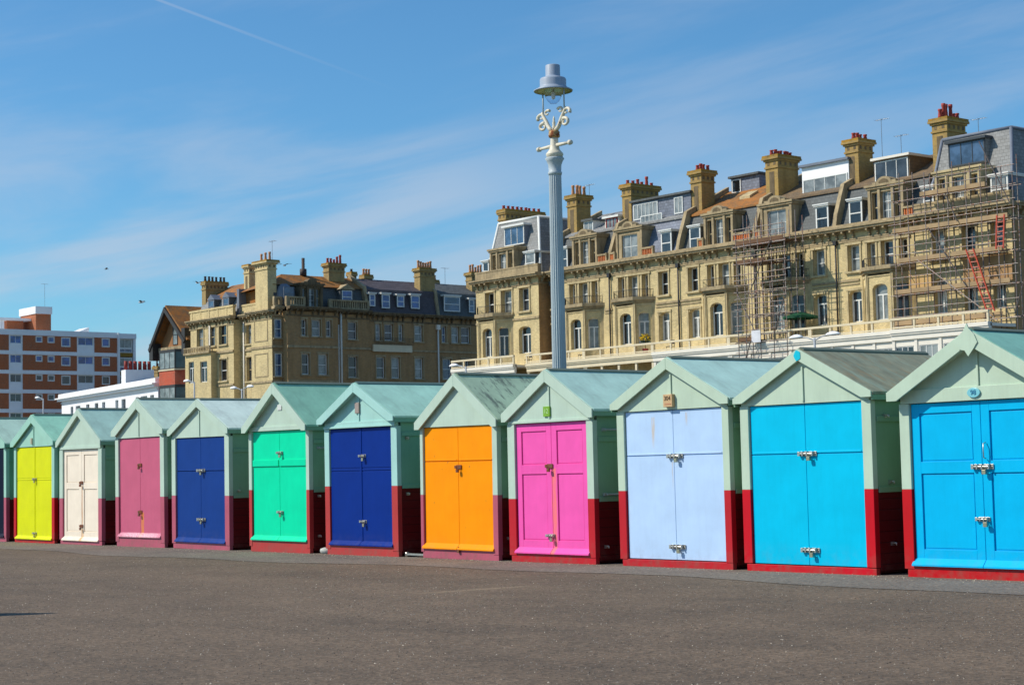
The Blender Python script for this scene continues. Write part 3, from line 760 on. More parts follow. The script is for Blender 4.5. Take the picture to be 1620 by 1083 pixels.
# ------------------------------------------------------------------ unseen caster added beyond the left edge, shaped to throw the pointed ground shadow
bx, by = -16.76, -9.98
fpz = thing('shadow_caster', 'added parasol shape out of view at the left, casting the pointed ground shadow', 'parasol', (bx, by, 0))
m = MB(); m.lathe([(.26, 0), (.26, .06), (.04, .09), (.04, .3)], n=16); m.build('base', BLACKM, fpz)
m = MB(); m.tube((0, 0, .05), (0, 0, 2.5), .02, 8); m.build('pole', LGREY, fpz)
m = MB(); m.lathe([(.10, .95), (.2, 1.2), (.24, 1.6), (.2, 2.0), (.10, 2.32), (.012, 2.52)], n=16, flute=.2); m.build('canopy', paint('caster_cream', (220, 206, 176), .9), fpz)

# ------------------------------------------------------------------ terrace materials
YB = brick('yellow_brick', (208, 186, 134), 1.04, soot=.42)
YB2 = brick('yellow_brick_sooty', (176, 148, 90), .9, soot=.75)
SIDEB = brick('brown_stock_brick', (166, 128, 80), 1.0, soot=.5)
ORB = brick('terracotta', (206, 112, 52), .95, soot=.3)
REDB = brick('red_brick', (186, 70, 38), 1.05, soot=.35)
STN = stone('weathered_stone', (176, 156, 120), .95, grime=.5)
STL = stone('clean_stone', (202, 182, 138), .92, grime=.3)
STD = stone('dark_stone', (124, 106, 78), .9, grime=.8)
LICH = stone('lichen_stone', (150, 122, 60), .9, lichen=(172, 126, 30))
CHB = brick('chimney_brick', (176, 142, 72), .92, soot=.5)
SLG = slate('grey_slate', (142, 142, 140), .85)
SLD = slate('dark_slate', (92, 96, 96), .85)
SLB = slate('blue_slate', (126, 132, 146), .85)
SLO = slate('orange_lichen_slate', (120, 96, 62), .85, lichen=(172, 106, 30), am=.95)
SLBR = slate('brown_slate', (112, 98, 80), .85, lichen=(136, 104, 62), am=.5)
SLP = slate('purple_slate', (88, 80, 84), .85)
LEAD = simple('lead', (120, 128, 142), .8, .6)
WHITE = paint('window_white', (236, 236, 230), .9, .4, dirt=.1)
STUCCO = simple('white_stucco', (238, 230, 214), .92, .6, .06, 1.5)
STUCCO2 = simple('bright_stucco', (250, 250, 250), .95, .6, .04, 1.5)
CREAMP = simple('cream_paint', (226, 210, 176), .92, .6, .08, 1.5)
REDF = paint('frame_red', (150, 30, 30), .9, .4, dirt=.1)
GREYF = paint('frame_grey', (70, 76, 82), .9, .4, dirt=.1)
GD = glass('glass_dark', (56, 62, 68)); GB = glass('glass_blue', (66, 90, 118)); GC = glass('glass_curtain', (128, 132, 130), .15)
GK = glass('glass_black', (32, 34, 38), .1); GBR = glass('glass_bright_blue', (52, 84, 150))
IRON = simple('iron_black', (36, 34, 34), 1, .5)
POT = simple('chimney_pot_red', (164, 58, 44), .95, .7, .25, 6)
POTB = simple('chimney_pot_buff', (196, 140, 96), .95, .7, .25, 6)
POTK = simple('chimney_pot_dark', (64, 54, 50), .95, .7, .25, 6)
ALU = metal('aerial_aluminium', (150, 155, 160), .5)
GLS = [GD, GB, GC, GC, GB, GK, GC, GB]
gi = [0]
def nextglass():
    gi[0] += 1; return GLS[(gi[0]*5+gi[0]//3) % len(GLS)]

def window(parent, u0, u1, z0, z1, y=0.25, kind='sash', frame=None, gl=None, T=None, fw=.07, name='window', nx=1, nz=1):
    frame = frame or WHITE; gl = gl or nextglass()
    m = MB(T); d = .06
    m.box(u0, u0+fw, y, y+d, z0, z1); m.box(u1-fw, u1, y, y+d, z0, z1)
    m.box(u0+fw, u1-fw, y, y+d, z0, z0+fw); m.box(u0+fw, u1-fw, y, y+d, z1-fw, z1)
    a, b, c, e = u0+fw, u1-fw, z0+fw, z1-fw; mid = (a+b)/2
    if kind == 'sash':
        zz = c+(e-c)*.48; m.box(a, b, y-.012, y+d-.014, zz-.035, zz+.035)
    elif kind == 'french':
        zz = c+(e-c)*.72; m.box(a, b, y-.004, y+d-.004, zz-.04, zz+.04); m.box(mid-.05, mid+.05, y-.008, y+d-.008, c, zz-.04)
        m.box(a, a+.05, y+.004, y+d-.004, c, zz-.04); m.box(b-.05, b, y+.004, y+d-.004, c, zz-.04)
    elif kind == 'grid':
        for i in range(1, nx): x = a+(b-a)*i/nx; m.box(x-.022, x+.022, y+.004, y+d-.008, c, e)
        for i in range(1, nz): z = c+(e-c)*i/nz; m.box(a, b, y+.009, y+d-.012, z-.022, z+.022)
    o = m.build(name, frame, parent)
    m = MB(T); m.box(a-.01, b+.01, y+.03, y+.035, c-.01, e+.01); m.build('pane', gl, o)
    return o

def chimney(parent, u, y, w, d, z0, z1, pots, pr=POT, name='chimney', mat=None, T=None, ph=.5, cap=.2, slot=True, potrow='y'):
    mat = mat or CHB
    m = MB(T); a = .09
    m.box(u, u+w, y, y+d, z0, z1-.95)
    m.box(u-.07, u+w+.07, y-.07, y+d+.07, z1-.95, z1-.83)
    m.box(u-.01, u+w+.01, y-.01, y+d+.01, z1-.83, z1-.45)
    m.box(u-.10, u+w+.10, y-.10, y+d+.10, z1-.45, z1-.32)
    m.box(u-cap, u+w+cap, y-cap, y+d+cap, z1-.32, z1-.18)
    m.cur = 1; m.box(u-cap+.03, u+w+cap-.03, y-cap+.03, y+d+cap-.03, z1-.18, z1-.02); 
    m.cur = 0
    nb = max(2, int((w+.1)/.45))
    for i in range(nb):      # corbel arches under the cap
        x = u+w*(i+.5)/nb; m.cur = 2; m.box(x-.10, x+.10, y-.022, y-.01, z1-.74, z1-.5); m.cur = 0
    nb = max(2, int((d+.1)/.45))
    for i in range(nb):
        x = y+d*(i+.5)/nb; m.cur = 2; m.box(u+w+.01, u+w+.022, x-.10, x+.10, z1-.74, z1-.5); m.cur = 0
    if slot:
        m.cur = 2; m.box(u+w*.3, u+w*.7, y-.012, y-.0, z0+(z1-z0)*.25, z1-1.2); m.cur = 0
    ch = m.build(name, [mat, LICH, STD], parent)
    n = len(pots)
    for i, h in enumerate(pots):
        f = (i+.5)/n
        pu, py = (u+w*.5+random.uniform(-.08, .08), y-.05+(d+.1)*f) if potrow == 'y' else (u+w*f, y+d*.5)
        k = MB(T); k.lathe([(.15, z1-.03), (.14, z1+.1), (.105, z1+h*.7), (.135, z1+h*.82), (.135, z1+h), (.09, z1+h)], c=(pu, py), n=10)
        k.build('chimney_pot', pr, ch)
    return ch

def aerial(parent, u, y, z, h=1.6, T=None, flip=1):
    m = MB(T); m.tube((u, y, z), (u, y, z+h), .02, 5); m.tube((u-.5*flip, y, z+h-.05), (u+.55*flip, y+.1, z+h-.05), .014, 5)
    for k in range(6):
        x = u-.45*flip+k*.19*flip; m.tube((x, y-.22, z+h-.05), (x, y+.24, z+h-.05), .009, 4)
    m.build('tv_aerial', ALU, parent)

def cornice(parent, u0, u1, y=0.0, z0=15.55, z1=16.3, T=None, mat=None, ends=.0, step=.62, name='cornice'):
    m = MB(T)
    m.box(u0, u1, y-.06, y+.1, z0-.12, z0)
    m.box(u0-ends, u1+ends, y-.5, y+.1, z1-.26, z1-.12); m.box(u0-ends, u1+ends, y-.6, y+.12, z1-.12, z1)
    m.box(u0, u1, y-.16, y+.1, z1-.38, z1-.26)
    n = max(2, int((u1-u0)/step))
    for i in range(n):
        x = u0+(u1-u0)*(i+.5)/n
        if i % 4 == 3: continue
        m.ex_yz([(y-.002, z0+.02), (y-.14, z0+.04), (y-.2, z1-.5), (y-.44, z1-.42), (y-.44, z1-.262), (y-.002, z1-.262)][::-1], x-.07, x+.07)
    return m.build(name, mat or STN, parent)

def surround(m, u0, u1, z0, z1, y=0.0, w=.13, p=.05, sill=True, head=True):
    m.box(u0-w, u0, y-p, y+.02, z0, z1); m.box(u1, u1+w, y-p, y+.02, z0, z1)
    if head: m.box(u0-w-.04, u1+w+.04, y-p-.03, y+.02, z1, z1+.16)
    if sill: m.box(u0-w-.06, u1+w+.06, y-p-.1, y+.02, z0-.14, z0)

def surround_part(parent, h, y=0.0, w=.14, p=.06, T=None, mat=None, sill=True, head=True, name='window_surround'):
    m = MB(T); a, b, c, d = h[:4]; surround(m, a, b, c, d, y, w, p, sill, head)
    if not (sill or head): m.box(a-w, b+w, y-p, y+.02, d, d+.05)
    return m.build(name, mat or STL, parent)

def canted_bay(parent, c, z0, z1, slabz, winz, half=2.05, front=1.0, dep=.9, mat=None, y=0.0, arch=.28, T=None, base=STUCCO):
    """canted bay: three faces with an arched french window each, slab on top"""
    mat = mat or YB
    faces = [((c-half, y), (c-front, y-dep)), ((c-front, y-dep), (c+front, y-dep)), ((c+front, y-dep), (c+half, y))]
    def comp(p, a):
        if not T: return (p[0], p[1], a)
        ox, oy, t = T; ca, sa = math.cos(t), math.sin(t)
        return (ox+p[0]*ca-p[1]*sa, oy+p[0]*sa+p[1]*ca, t+a)
    m = MB(); st = MB()
    wins = []
    for k, (p, q) in enumerate(faces):
        Lx = math.hypot(q[0]-p[0], q[1]-p[1]); a = math.atan2(q[1]-p[1], q[0]-p[0]); TT = comp(p, a)
        hw = .6 if k == 1 else .46; h = (Lx/2-hw, Lx/2+hw, winz[0], winz[1], arch)
        m.T = TT; m.wall(0, Lx, z0, z1, [h], 0, .4); wins.append((TT, h))
        st.T = TT
        # corner shaft and impost band
        st.box(-.10, .10, -.07, .05, z0, z1-.02); st.box(Lx-.10, Lx+.10, -.074, .05, z0, z1-.022)
        st.box(.1, Lx-.1, -.05, .02, z1-.22, z1-.04)
    b = m.build('bay', mat, parent)
    st.build('bay_corner_shaft', STL if mat is YB else STN, b)
    for TT, h in wins:
        window(b, h[0], h[1], h[2], h[3]-.0, .3, 'french', T=TT)
    m = MB(T)
    o = .28
    def sl(o, za, zb): m.ex_xy([(c-half-o*1.0, y+.05), (c-front-o*.5, y-dep-o), (c+front+o*.5, y-dep-o), (c+half+o*1.0, y+.05)][::1], za, zb)
    sl(.05, slabz[0]-.08, slabz[0]+.08); sl(.2, slabz[0]+.08, slabz[0]+.24); sl(.34, slabz[0]+.24, slabz[1])
    m.build('bay_slab', STN, parent)

def railing(parent, pts, z0, h, T=None, n=None, name='railing'):
    m = MB(T)
    for (a, b) in zip(pts, pts[1:]):
        Lx = math.hypot(b[0]-a[0], b[1]-a[1]); k = max(1, int(Lx/.16))
        m.tube((*a, z0+h), (*b, z0+h), .022, 4); m.tube((*a, z0+.08), (*b, z0+.08), .015, 4)
        for i in range(k+1):
            f = i/k; x = a[0]+(b[0]-a[0])*f; y = a[1]+(b[1]-a[1])*f; m.tube((x, y, z0), (x, y, z0+h), .011, 4)
    return m.build(name, IRON, parent)

def stone_dormer(parent, c, w=2.85, z0=16.35, z1=18.8, y=.22, T=None, mat=None, single=False, back=1.5, ped=True, name='stone_dormer'):
    mat = mat or STN; u0, u1 = c-w/2, c+w/2
    m = MB(T)
    if single: hs = [(c-.85, c+.85, z0+.1, z1-.55)]
    else: hs = [(c-.42, c+.42, z0+.1, z1-.5), (u0+.28, u0+.72, z0+.1, z1-.5), (u1-.72, u1-.28, z0+.1, z1-.5)]
    m.wall(u0, u1, z0, z1-.28, hs, y, .25)
    for s in (u0, u1): m.quad((s, y, z0), (s, y+back, z0), (s, y+back, z1-.28), (s, y, z1-.28))
    m.box(u0-.10, u1+.10, y-.14, y+back, z1-.28, z1-.14); m.box(u0-.18, u1+.18, y-.22, y+back, z1-.14, z1)
    for s in ([u0, u1-.2] if single else [u0, u0+.78, u1-.98, u1-.2]):
        m.box(s+.0, s+.2, y-.08, y-.0, z0, z1-.3)
    if ped:
        N_ = 10; pts = [(c-.62, z1)]+[(c+.62*math.cos(PI-PI*i/N_), z1+.44*math.sin(PI*i/N_)) for i in range(1, N_)]+[(c+.62, z1)]
        m.ex_xz(pts[::-1], y-.2, y+.5)
        pts = [(c-.40, z1+.03)]+[(c+.40*math.cos(PI-PI*i/N_), z1+.03+.26*math.sin(PI*i/N_)) for i in range(1, N_)]+[(c+.40, z1+.03)]
        m.cur = 1; m.ex_xz(pts[::-1], y-.215, y-.2); m.cur = 0
        for s in (-1, 1): m.box(c+s*.62, c+s*.95, y-.19, y+.3, z1, z1+.14)
    d = m.build(name, [mat, STD], parent)
    if single: window(d, c-.85, c+.85, z0+.1, z1-.55, y+.14, 'grid', T=T, nx=2, nz=2, gl=GC)
    else:
        for i, h in enumerate(hs): window(d, *h[:4], y+.2, 'grid' if i == 0 else 'sash', T=T, fw=.05, nx=2, nz=3, gl=[GC, GD, GD][i], frame=WHITE if i == 0 else STL)
    return d

def white_dormer(parent, c, w=1.1, z0=16.45, z1=18.15, y=.42, T=None, back=1.2, cheek=None, name='dormer', gl=None):
    u0, u1 = c-w/2, c+w/2; m = MB(T)
    m.box(u0, u1, y+.09, y+back, z0, z1-.12)
    d = m.build(name, cheek or SLD, parent)
    k = MB(T); k.box(u0-.1, u1+.1, y-.1, y+back+.2, z1-.12, z1-.03); k.box(u0-.14, u1+.14, y-.15, y+back+.2, z1-.03, z1+.05); k.build('dormer_cap', WHITE, d)
    window(d, u0, u1, z0, z1-.12, y, 'sash', T=T, fw=.11, gl=gl)
    return d

def box_dormer(parent, u0, u1, y, z0, z1, back, wins, wall, roofm, T=None, frame=None, lip=.12, name='roof_extension', gl=None, nx=2):
    m = MB(T); m.box(u0, u1, y+.03, y+back, z0, z1-.1); d = m.build(name, wall, parent)
    k = MB(T); k.box(u0-.12, u1+.12, y-.2, y+back+.1, z1-.1, z1+lip-.06); k.build('flat_roof', roofm, d)
    for (a, b, c, e, n) in wins: window(d, a, b, c, e, y-.035, 'grid', T=T, frame=frame, nx=n, nz=1, fw=.08, gl=gl or nextglass())
    return d

def mansard(parent, u0, u1, steep, shallow, y0=.45, z0=16.35, z1=19.0, y1=1.45, zr=21.2, yr=5.5, yb=11, T=None, zb=19.0):
    m = MB(T); m.ex_yz([(y0, z0-.4), (y0, z0), (y1, z1), (y1+.2, z1), (y1+.2, z0-.4)][::-1], u0, u1); m.build('mansard', steep, parent)
    m = MB(T); m.ex_yz([(y1-.14, z1+.0), (y1-.14, z1+.12), (yr, zr), (yb, zb), (yb, 0), (y1+.25, 0), (y1+.25, z1)][::-1], u0, u1)
    m.build('roof', shallow, parent)

def coping(parent, u, w=.32, T=None, y0=.3, z0=16.4, y1=1.25, z1=19.05, yr=5.5, zr=21.2, mat=None):
    m = MB(T)
    m.ex_yz([(y0-.25, z0), (y0-.05, z0+.9), (y1-.2, z1+.35), (y1+.1, z1+.5), (yr, zr+.35), (yr, zr-.3), (y1+.3, z1-.3), (y1+.2, z0)][::-1], u-w/2, u+w/2)
    return m.build('party_wall', mat or STN, parent)

def verandah(parent, u0, u1, solid=None, z=9.0, dep=2.5, open_=True, T=None, rail=CREAMP, T2=None):
    m = MB(T); m.box(u0, u1, -dep, -.02, z-.18, z); m.build('verandah_floor', STUCCO, parent)
    m = MB(T); m.box(u0, u1, -dep-.12, -dep+.1, z-.60, z-.18); m.box(u0, u1, -dep-.26, -dep+.12, z-.18, z+.06); m.box(u0, u1, -dep-.2, -dep-.12, z-.30, z-.18)
    m.build('fascia', CREAMP if open_ else STUCCO, parent)
    n = max(1, round((u1-u0)/1.75)); st = (u1-u0)/n
    m = MB(T)
    for i in range(n+1):
        x = u0+st*i; x = min(max(x, u0+.07), u1-.07); m.box(x-.065, x+.065, -dep-.17, -dep-.05, z+.06, z+.62)
    m.box(u0, u1, -dep-.2, -dep-.02, z+.62, z+.75); m.box(u0, u1, -dep-.15, -dep-.07, z+.12, z+.2)
    m.build('balustrade', rail, parent)
    for i in range(n+1):
        x = min(max(u0+st*i, u0+.11), u1-.11); m = MB(T); m.box(x-.1, x+.1, -dep-.05, -dep+.07, 0, z-.60); m.build('verandah_column', CREAMP if open_ else STUCCO, parent)
    if not open_:
        for i in range(n):
            a = u0+st*i+.1; b = u0+st*(i+1)-.1
            m = MB(T); m.wall(a, b, 0, z-.6, [(a+.1, b-.1, 5.4, z-1.0)], -dep+.02, .1); p_ = m.build('verandah_wall', STUCCO, parent)
            window(p_, a+.1, b-.1, 5.4, z-1.0, -dep+.06, 'grid', T=T, nx=3, nz=3, fw=.06, gl=GC if i % 2 else GD)

GRP = 'yellow brick terraced houses above the huts'
def house(label, u0, u1, bay=None, single=None, sd=None, wd=None, roofm=(SLD, SLG), solo_stone=False, openv=True, pots=None, chim=None, Y=75.0, wallm=None,
          party=True, bal=(), cw=1.1, cd=1.3, potm=POT, baymat=None):
    uc = (u0+u1)/2; wallm = wallm or YB
    t = thing('terraced_house', label, 'house', (uc, Y, 0), 0, GRP, off=(uc, 0))
    holes = []; tri = []
    if bay is not None:
        tri = [(bay-1.62, bay-.95), (bay-.5, bay+.5), (bay+.95, bay+1.62)]
        holes += [(a, b, 13.42, 15.08) for a, b in tri]
    if single is not None:
        holes += [(single-.5, single+.5, 13.38, 15.1), (single-.56, single+.56, 10.05, 12.12, .25)]
    m = MB(); m.wall(u0, u1, 0, 16.0, holes, 0, .46)
    m.quad((u1, 0, 0), (u1, 11, 0), (u1, 11, 16), (u1, 0, 16)); m.quad((u0, 11, 0), (u0, 0, 0), (u0, 0, 16), (u0, 11, 16)); m.quad((u1, 11, 0), (u0, 11, 0), (u0, 11, 19), (u1, 11, 19))
    m.build('wall', wallm, t)
    for a, b in tri: window(t, a, b, 13.42, 15.08, .34, 'sash', fw=.08)
    if single is not None:
        window(t, single-.5, single+.5, 13.38, 15.1, .36, 'sash', fw=.09)
        window(t, single-.56, single+.56, 10.05, 12.12, .36, 'french', fw=.09)
    m = MB()
    if tri:
        for a, b in tri: surround(m, a, b, 13.42, 15.08, 0, .14, .06, False, False)
        m.box(bay-1.85, bay+1.85, -.1, .02, 15.1, 15.26); 
    if single is not None:
        surround_part(t, (single-.5, single+.5, 13.38, 15.1)); surround_part(t, (single-.56, single+.56, 10.0, 12.12), w=.15, p=.05, sill=False)
    if tri: m.build('window_surround', STL, t)
    m = MB()
    a = u0
    segs = [(u0, u1)]
    if bay is not None:
        segs = [s_ for s_ in ((u0, bay-2.35), (bay+2.35, u1)) if s_[1]-s_[0] > .2]
    for a, b in segs: m.box(a, b, -.08, .02, 12.72, 12.86); m.box(a, b, -.05, .02, 12.5, 12.58)
    m.box(u0, u1, -.06, .02, 15.30, 15.40)
    m.build('string_course', STN, t)
    cornice(t, u0, u1)
    if bay is not None:
        canted_bay(t, bay, 0, 12.95, (12.9, 13.38), (9.95, 12.25), mat=baymat or wallm)
        railing(t, [(bay-2.1, 0), (bay-1.05, -1.05), (bay+1.05, -1.05), (bay+2.1, 0)], 13.38, .55)
    # parapet
    m = MB(); m.box(u0, u1, -.05, .25, 16.3, 16.52); m.build('parapet', STN, t)
    for (a, b) in bal:
        m = MB(); n = max(3, int((b-a)/.16))
        for i in range(n): x = a+(b-a)*(i+.5)/n; m.box(x-.045, x+.045, .02, .14, 16.52, 16.95)
        m.box(a, b, .10, .13, 16.52, 16.95); m.cur = 1; m.box(a-.05, b+.05, -.03, .2, 16.95, 17.08); m.box(a-.12, a, -.02, .2, 16.52, 17.12); m.box(b, b+.12, -.02, .2, 16.52, 17.12)
        m.build('balustrade', [ORB, STN], t)
    mansard(t, u0, u1, *roofm)
    if party: coping(t, u0)
    if sd is not None: stone_dormer(t, sd, single=solo_stone)
    if wd is not None: white_dormer(t, wd)
    verandah(t, u0, u1, open_=openv)
    if chim is not None: chimney(t, chim, 2.0, cw, cd, 18.5, 22.5, pots, potm)
    # downpipe
    m = MB(); m.tube((u0+.22, -.12, 9), (u0+.22, -.12, 15.5), .06, 6); m.box(u0+.08, u0+.36, -.24, 0, 15.2, 15.5); m.build('downpipe', IRON, t)
    return t

# ---- pavilion houses A and G share this builder
def pavilion(label, u0, u1, wins_up, wins_lo, top, Y, roofsk, bay=None, depth=9, openv=False, wallm=None):
    uc = (u0+u1)/2; t = thing('terraced_house', label, 'house', (uc, Y, 0), 0, GRP, off=(uc, 0)); wallm = wallm or YB
    holes = [(a, b, 13.4, 15.25) for a, b in wins_up]+[(a, b, 10.05, 12.2, .25) for a, b in wins_lo]
    m = MB(); m.wall(u0, u1, 0, 16.0, holes, 0, .46)
    m.build('wall', wallm, t)
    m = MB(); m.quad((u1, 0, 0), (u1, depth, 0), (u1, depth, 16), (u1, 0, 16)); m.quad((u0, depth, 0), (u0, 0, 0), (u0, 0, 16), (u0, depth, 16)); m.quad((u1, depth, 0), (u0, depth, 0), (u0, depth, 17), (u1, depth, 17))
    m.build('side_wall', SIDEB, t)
    for a, b in wins_up: window(t, a, b, 13.4, 15.25, .36, 'sash', fw=.09)
    for a, b in wins_lo: window(t, a, b, 10.05, 12.2, .36, 'french', fw=.09)
    for a, b in wins_up: surround_part(t, (a, b, 13.4, 15.25))
    m = MB(); m.box(u0, u1+.05, -.08, .02, 12.72, 12.88); m.box(u0, u1+.04, -.06, .02, 15.38, 15.48); m.build('string_course', STN, t)
    cornice(t, u0, u1, ends=.35)
    cornice(t, 0, depth, T=(u1, 0, PI/2))
    m = MB(); m.box(u0, u1, -.05, .3, 16.3, 16.9); m.box(u0-.03, u1+.03, -.08, .33, 16.9, 17.02); m.build('parapet', STN, t)
    # tall truncated pyramid roof
    xl, xr, zt, yt, mt, hip = roofsk
    m = MB(); z0 = 16.4; yb = depth-.3; a = (u0+.35, .4); b = (u1-.12, .4)
    B = [(a[0], .4, z0), (b[0], .4, z0), (b[0], yb, z0), (a[0], yb, z0)]; Tt = [(xl, yt, zt), (xr, yt, zt), (xr, yb-1, zt), (xl, yb-1, zt)]
    # slight kick at the middle so it reads as a concave mansard
    K = [tuple(B[i][k]*.42+Tt[i][k]*.58 if k < 2 else z0+(zt-z0)*.46 for k in range(3)) for i in range(4)]
    for lo, hi in ((B, K), (K, Tt)):
        for i in range(4):
            j = (i+1) % 4; m.quad(lo[i], lo[j], hi[j], hi[i])
    m.quad(*Tt); m.build('roof', mt, t)
    m = MB()
    for i in (0, 1, 2):
        m.path([B[i], K[i], Tt[i]], .11, 6)
    m.path([Tt[0], Tt[1], Tt[2]], .12, 6); m.build('hip_lead', hip, t)
    verandah(t, u0, u1, open_=openv)
    return t

# House A : left pavilion
A = pavilion('end pavilion beside the tall lamp post, grey roof with a wide three pane dormer', -113.5, -105.55, [(-112.25, -111.1), (-110.2, -108.85), (-107.9, -106.7)],
             [(-108.1, -106.6)], None, 74.3, (-112.7, -107.6, 21.1, 1.9, SLG, WHITE))
canted_bay(A, -111.0, 0, 12.95, (12.9, 13.42), (9.95, 12.25), half=2.1)
railing(A, [(-113.1, -.1), (-112.0, -1.1), (-109.9, -1.1), (-108.9, -.1)], 13.42, .6)
stone_dormer(A, -110.15, w=3.1, z1=18.75, ped=False, y=.15)
white_dormer(A, -107.1, w=1.2, y=.5, back=1.6)
white_dormer(A, -112.9, w=.8, y=.6, back=1.0, z1=18.0)
m = MB()
box_dormer(A, -111.1, -108.5, 1.15, 18.95, 20.6, 2.2, [(-111.05, -108.55, 18.98, 20.5, 3)], LEAD, WHITE, gl=GB)
chimney(A, -113.1, 2.2, .95, 4.1, 18, 22.35, [.3]*9, POT, mat=CHB, ph=.3, slot=False, cap=.15)
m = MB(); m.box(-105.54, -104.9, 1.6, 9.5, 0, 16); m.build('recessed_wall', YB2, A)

HB = house('terraced house with a red framed roof window and a small white skylight dormer', -104.9, -98.2, bay=-101.0, single=-104.15, sd=-101.0, wd=-103.85, roofm=(SLD, SLG), bal=((-99.35, -98.45),),
           chim=-105.0, pots=[.75, .8, .8, .75], cd=1.5, potm=POTB)
box_dormer(HB, -102.95, -101.85, 1.9, 19.15, 20.25, 2.2, [(-102.95, -101.85, 19.2, 20.15, 2)], WHITE, SLD, gl=GC)
box_dormer(HB, -100.35, -98.75, 1.75, 19.0, 20.15, 2.2, [(-100.2, -98.9, 19.15, 20.05, 3)], STUCCO, WHITE, frame=REDF, gl=GC)
aerial(HB, -104.0, 3.5, 22.4, 1.0)

HC = house('terraced house with a large blue grey glazed roof extension', -98.2, -90.85, bay=-95.45, single=-92.25, sd=-96.0, wd=-92.3, roofm=(SLB, SLG), solo_stone=True,
           bal=((-97.95, -97.55), (-94.45, -93.4)), chim=-98.6, pots=[.3, .3, .45, .3, .75, .3], cw=1.0, cd=2.9)
d = box_dormer(HC, -97.4, -91.15, 1.9, 18.9, 21.0, 4.5, [(-97.25, -94.6, 19.55, 20.75, 6), (-92.85, -91.95, 19.5, 20.75, 2)], SLB, SLD, gl=GC)
window(d, -96.2, -93.9, 18.45, 19.75, 1.60, 'grid', nx=5, nz=2, gl=GC)

HD = house('terraced house with an orange lichened roof and a dark dormer box behind its ridge', -90.85, -83.4, bay=-86.15, single=-89.2, sd=-86.75, wd=-89.35, roofm=(SLD, SLO), openv=False,
           bal=((-88.6, -88.25), (-85.2, -83.7)), chim=-91.2, pots=[.35, .5, .5, .45], cd=1.35)
box_dormer(HD, -90.0, -87.2, 5.0, 20.0, 22.1, 2.5, [(-89.9, -89.0, 20.9, 21.9, 1)], SLB, SLD)
m = MB(); m.ex_yz([(3.0, 19.95), (3.0, 20.15), (3.9, 20.6), (3.9, 20.4)][::-1], -87.3, -86.3); m.build('roof_hatch', STL, HD)

HE = house('terraced house behind the narrow scaffold tower, with a wide white roof box', -83.4, -76.15, bay=-80.45, single=-77.45, sd=-81.3, wd=-77.45, roofm=(SLD, SLBR), solo_stone=True, openv=False,
           bal=((-83.2, -82.8),), chim=-83.8, pots=[.35, .42, .35, .4, .38, .4, .35], cd=2.1, cw=1.15)
box_dormer(HE, -80.4, -76.3, 1.9, 19.0, 21.25, 3.5, [(-80.3, -76.4, 19.1, 20.3, 4)], STUCCO2, LEAD, gl=GC)
HF = house('terraced house with a white framed roof box, just left of the large scaffold', -76.15, -69.35, bay=-71.75, single=-74.5, sd=-71.9, wd=-74.6, roofm=(SLD, SLBR), openv=False,
           bal=((-70.4, -69.5),), chim=-76.6, pots=[.4, .45, .4, .42], cd=1.5)
box_dormer(HF, -74.0, -71.1, 1.7, 18.95, 20.75, 4.0, [(-73.9, -71.2, 19.05, 20.55, 3)], SLBR, STUCCO, gl=GD)
aerial(HF, -74.7, 3.5, 19.8, 4.0); aerial(HF, -73.9, 4.5, 20.2, 2.5)
G = pavilion('corner pavilion wrapped in scaffolding, tall grey slate roof with a grey framed window', -69.3, -62.1, [(-67.95, -67.0), (-65.7, -64.7), (-63.6, -62.7)],
             [(-67.95, -67.0), (-65.7, -64.7), (-63.6, -62.7)], None, 74.6, (-68.3, -63.2, 21.15, 1.9, SLG, LEAD), depth=12)
chimney(G, -69.3, 2.2, 1.15, 1.9, 18, 22.7, [.55, .95, .95, .95, .4, .45], POT)
chimney(G, -70.3, 4.6, .9, .9, 18.5, 21.2, [.3, .3], POT, slot=False)
stone_dormer(G, -65.9, w=3.4, z1=18.85, ped=False, y=.1, mat=STL)
white_dormer(G, -63.2, w=1.25, y=.45, back=1.8, cheek=SLB)
white_dormer(G, -68.5, w=.8, y=.5, back=1.2)
box_dormer(G, -67.4, -64.6, 1.2, 19.15, 20.75, 2.2, [(-67.35, -64.65, 19.2, 20.65, 3)], SLG, GREYF, frame=GREYF, gl=GB)
aerial(G, -66.5, 3.2, 21.1, 1.3)
# small slate roof behind the pavilion
m = MB(); m.box(-64.8, -62.6, 6, 10, 20.6, 21.6); m.build('rear_roof', SLG, G)

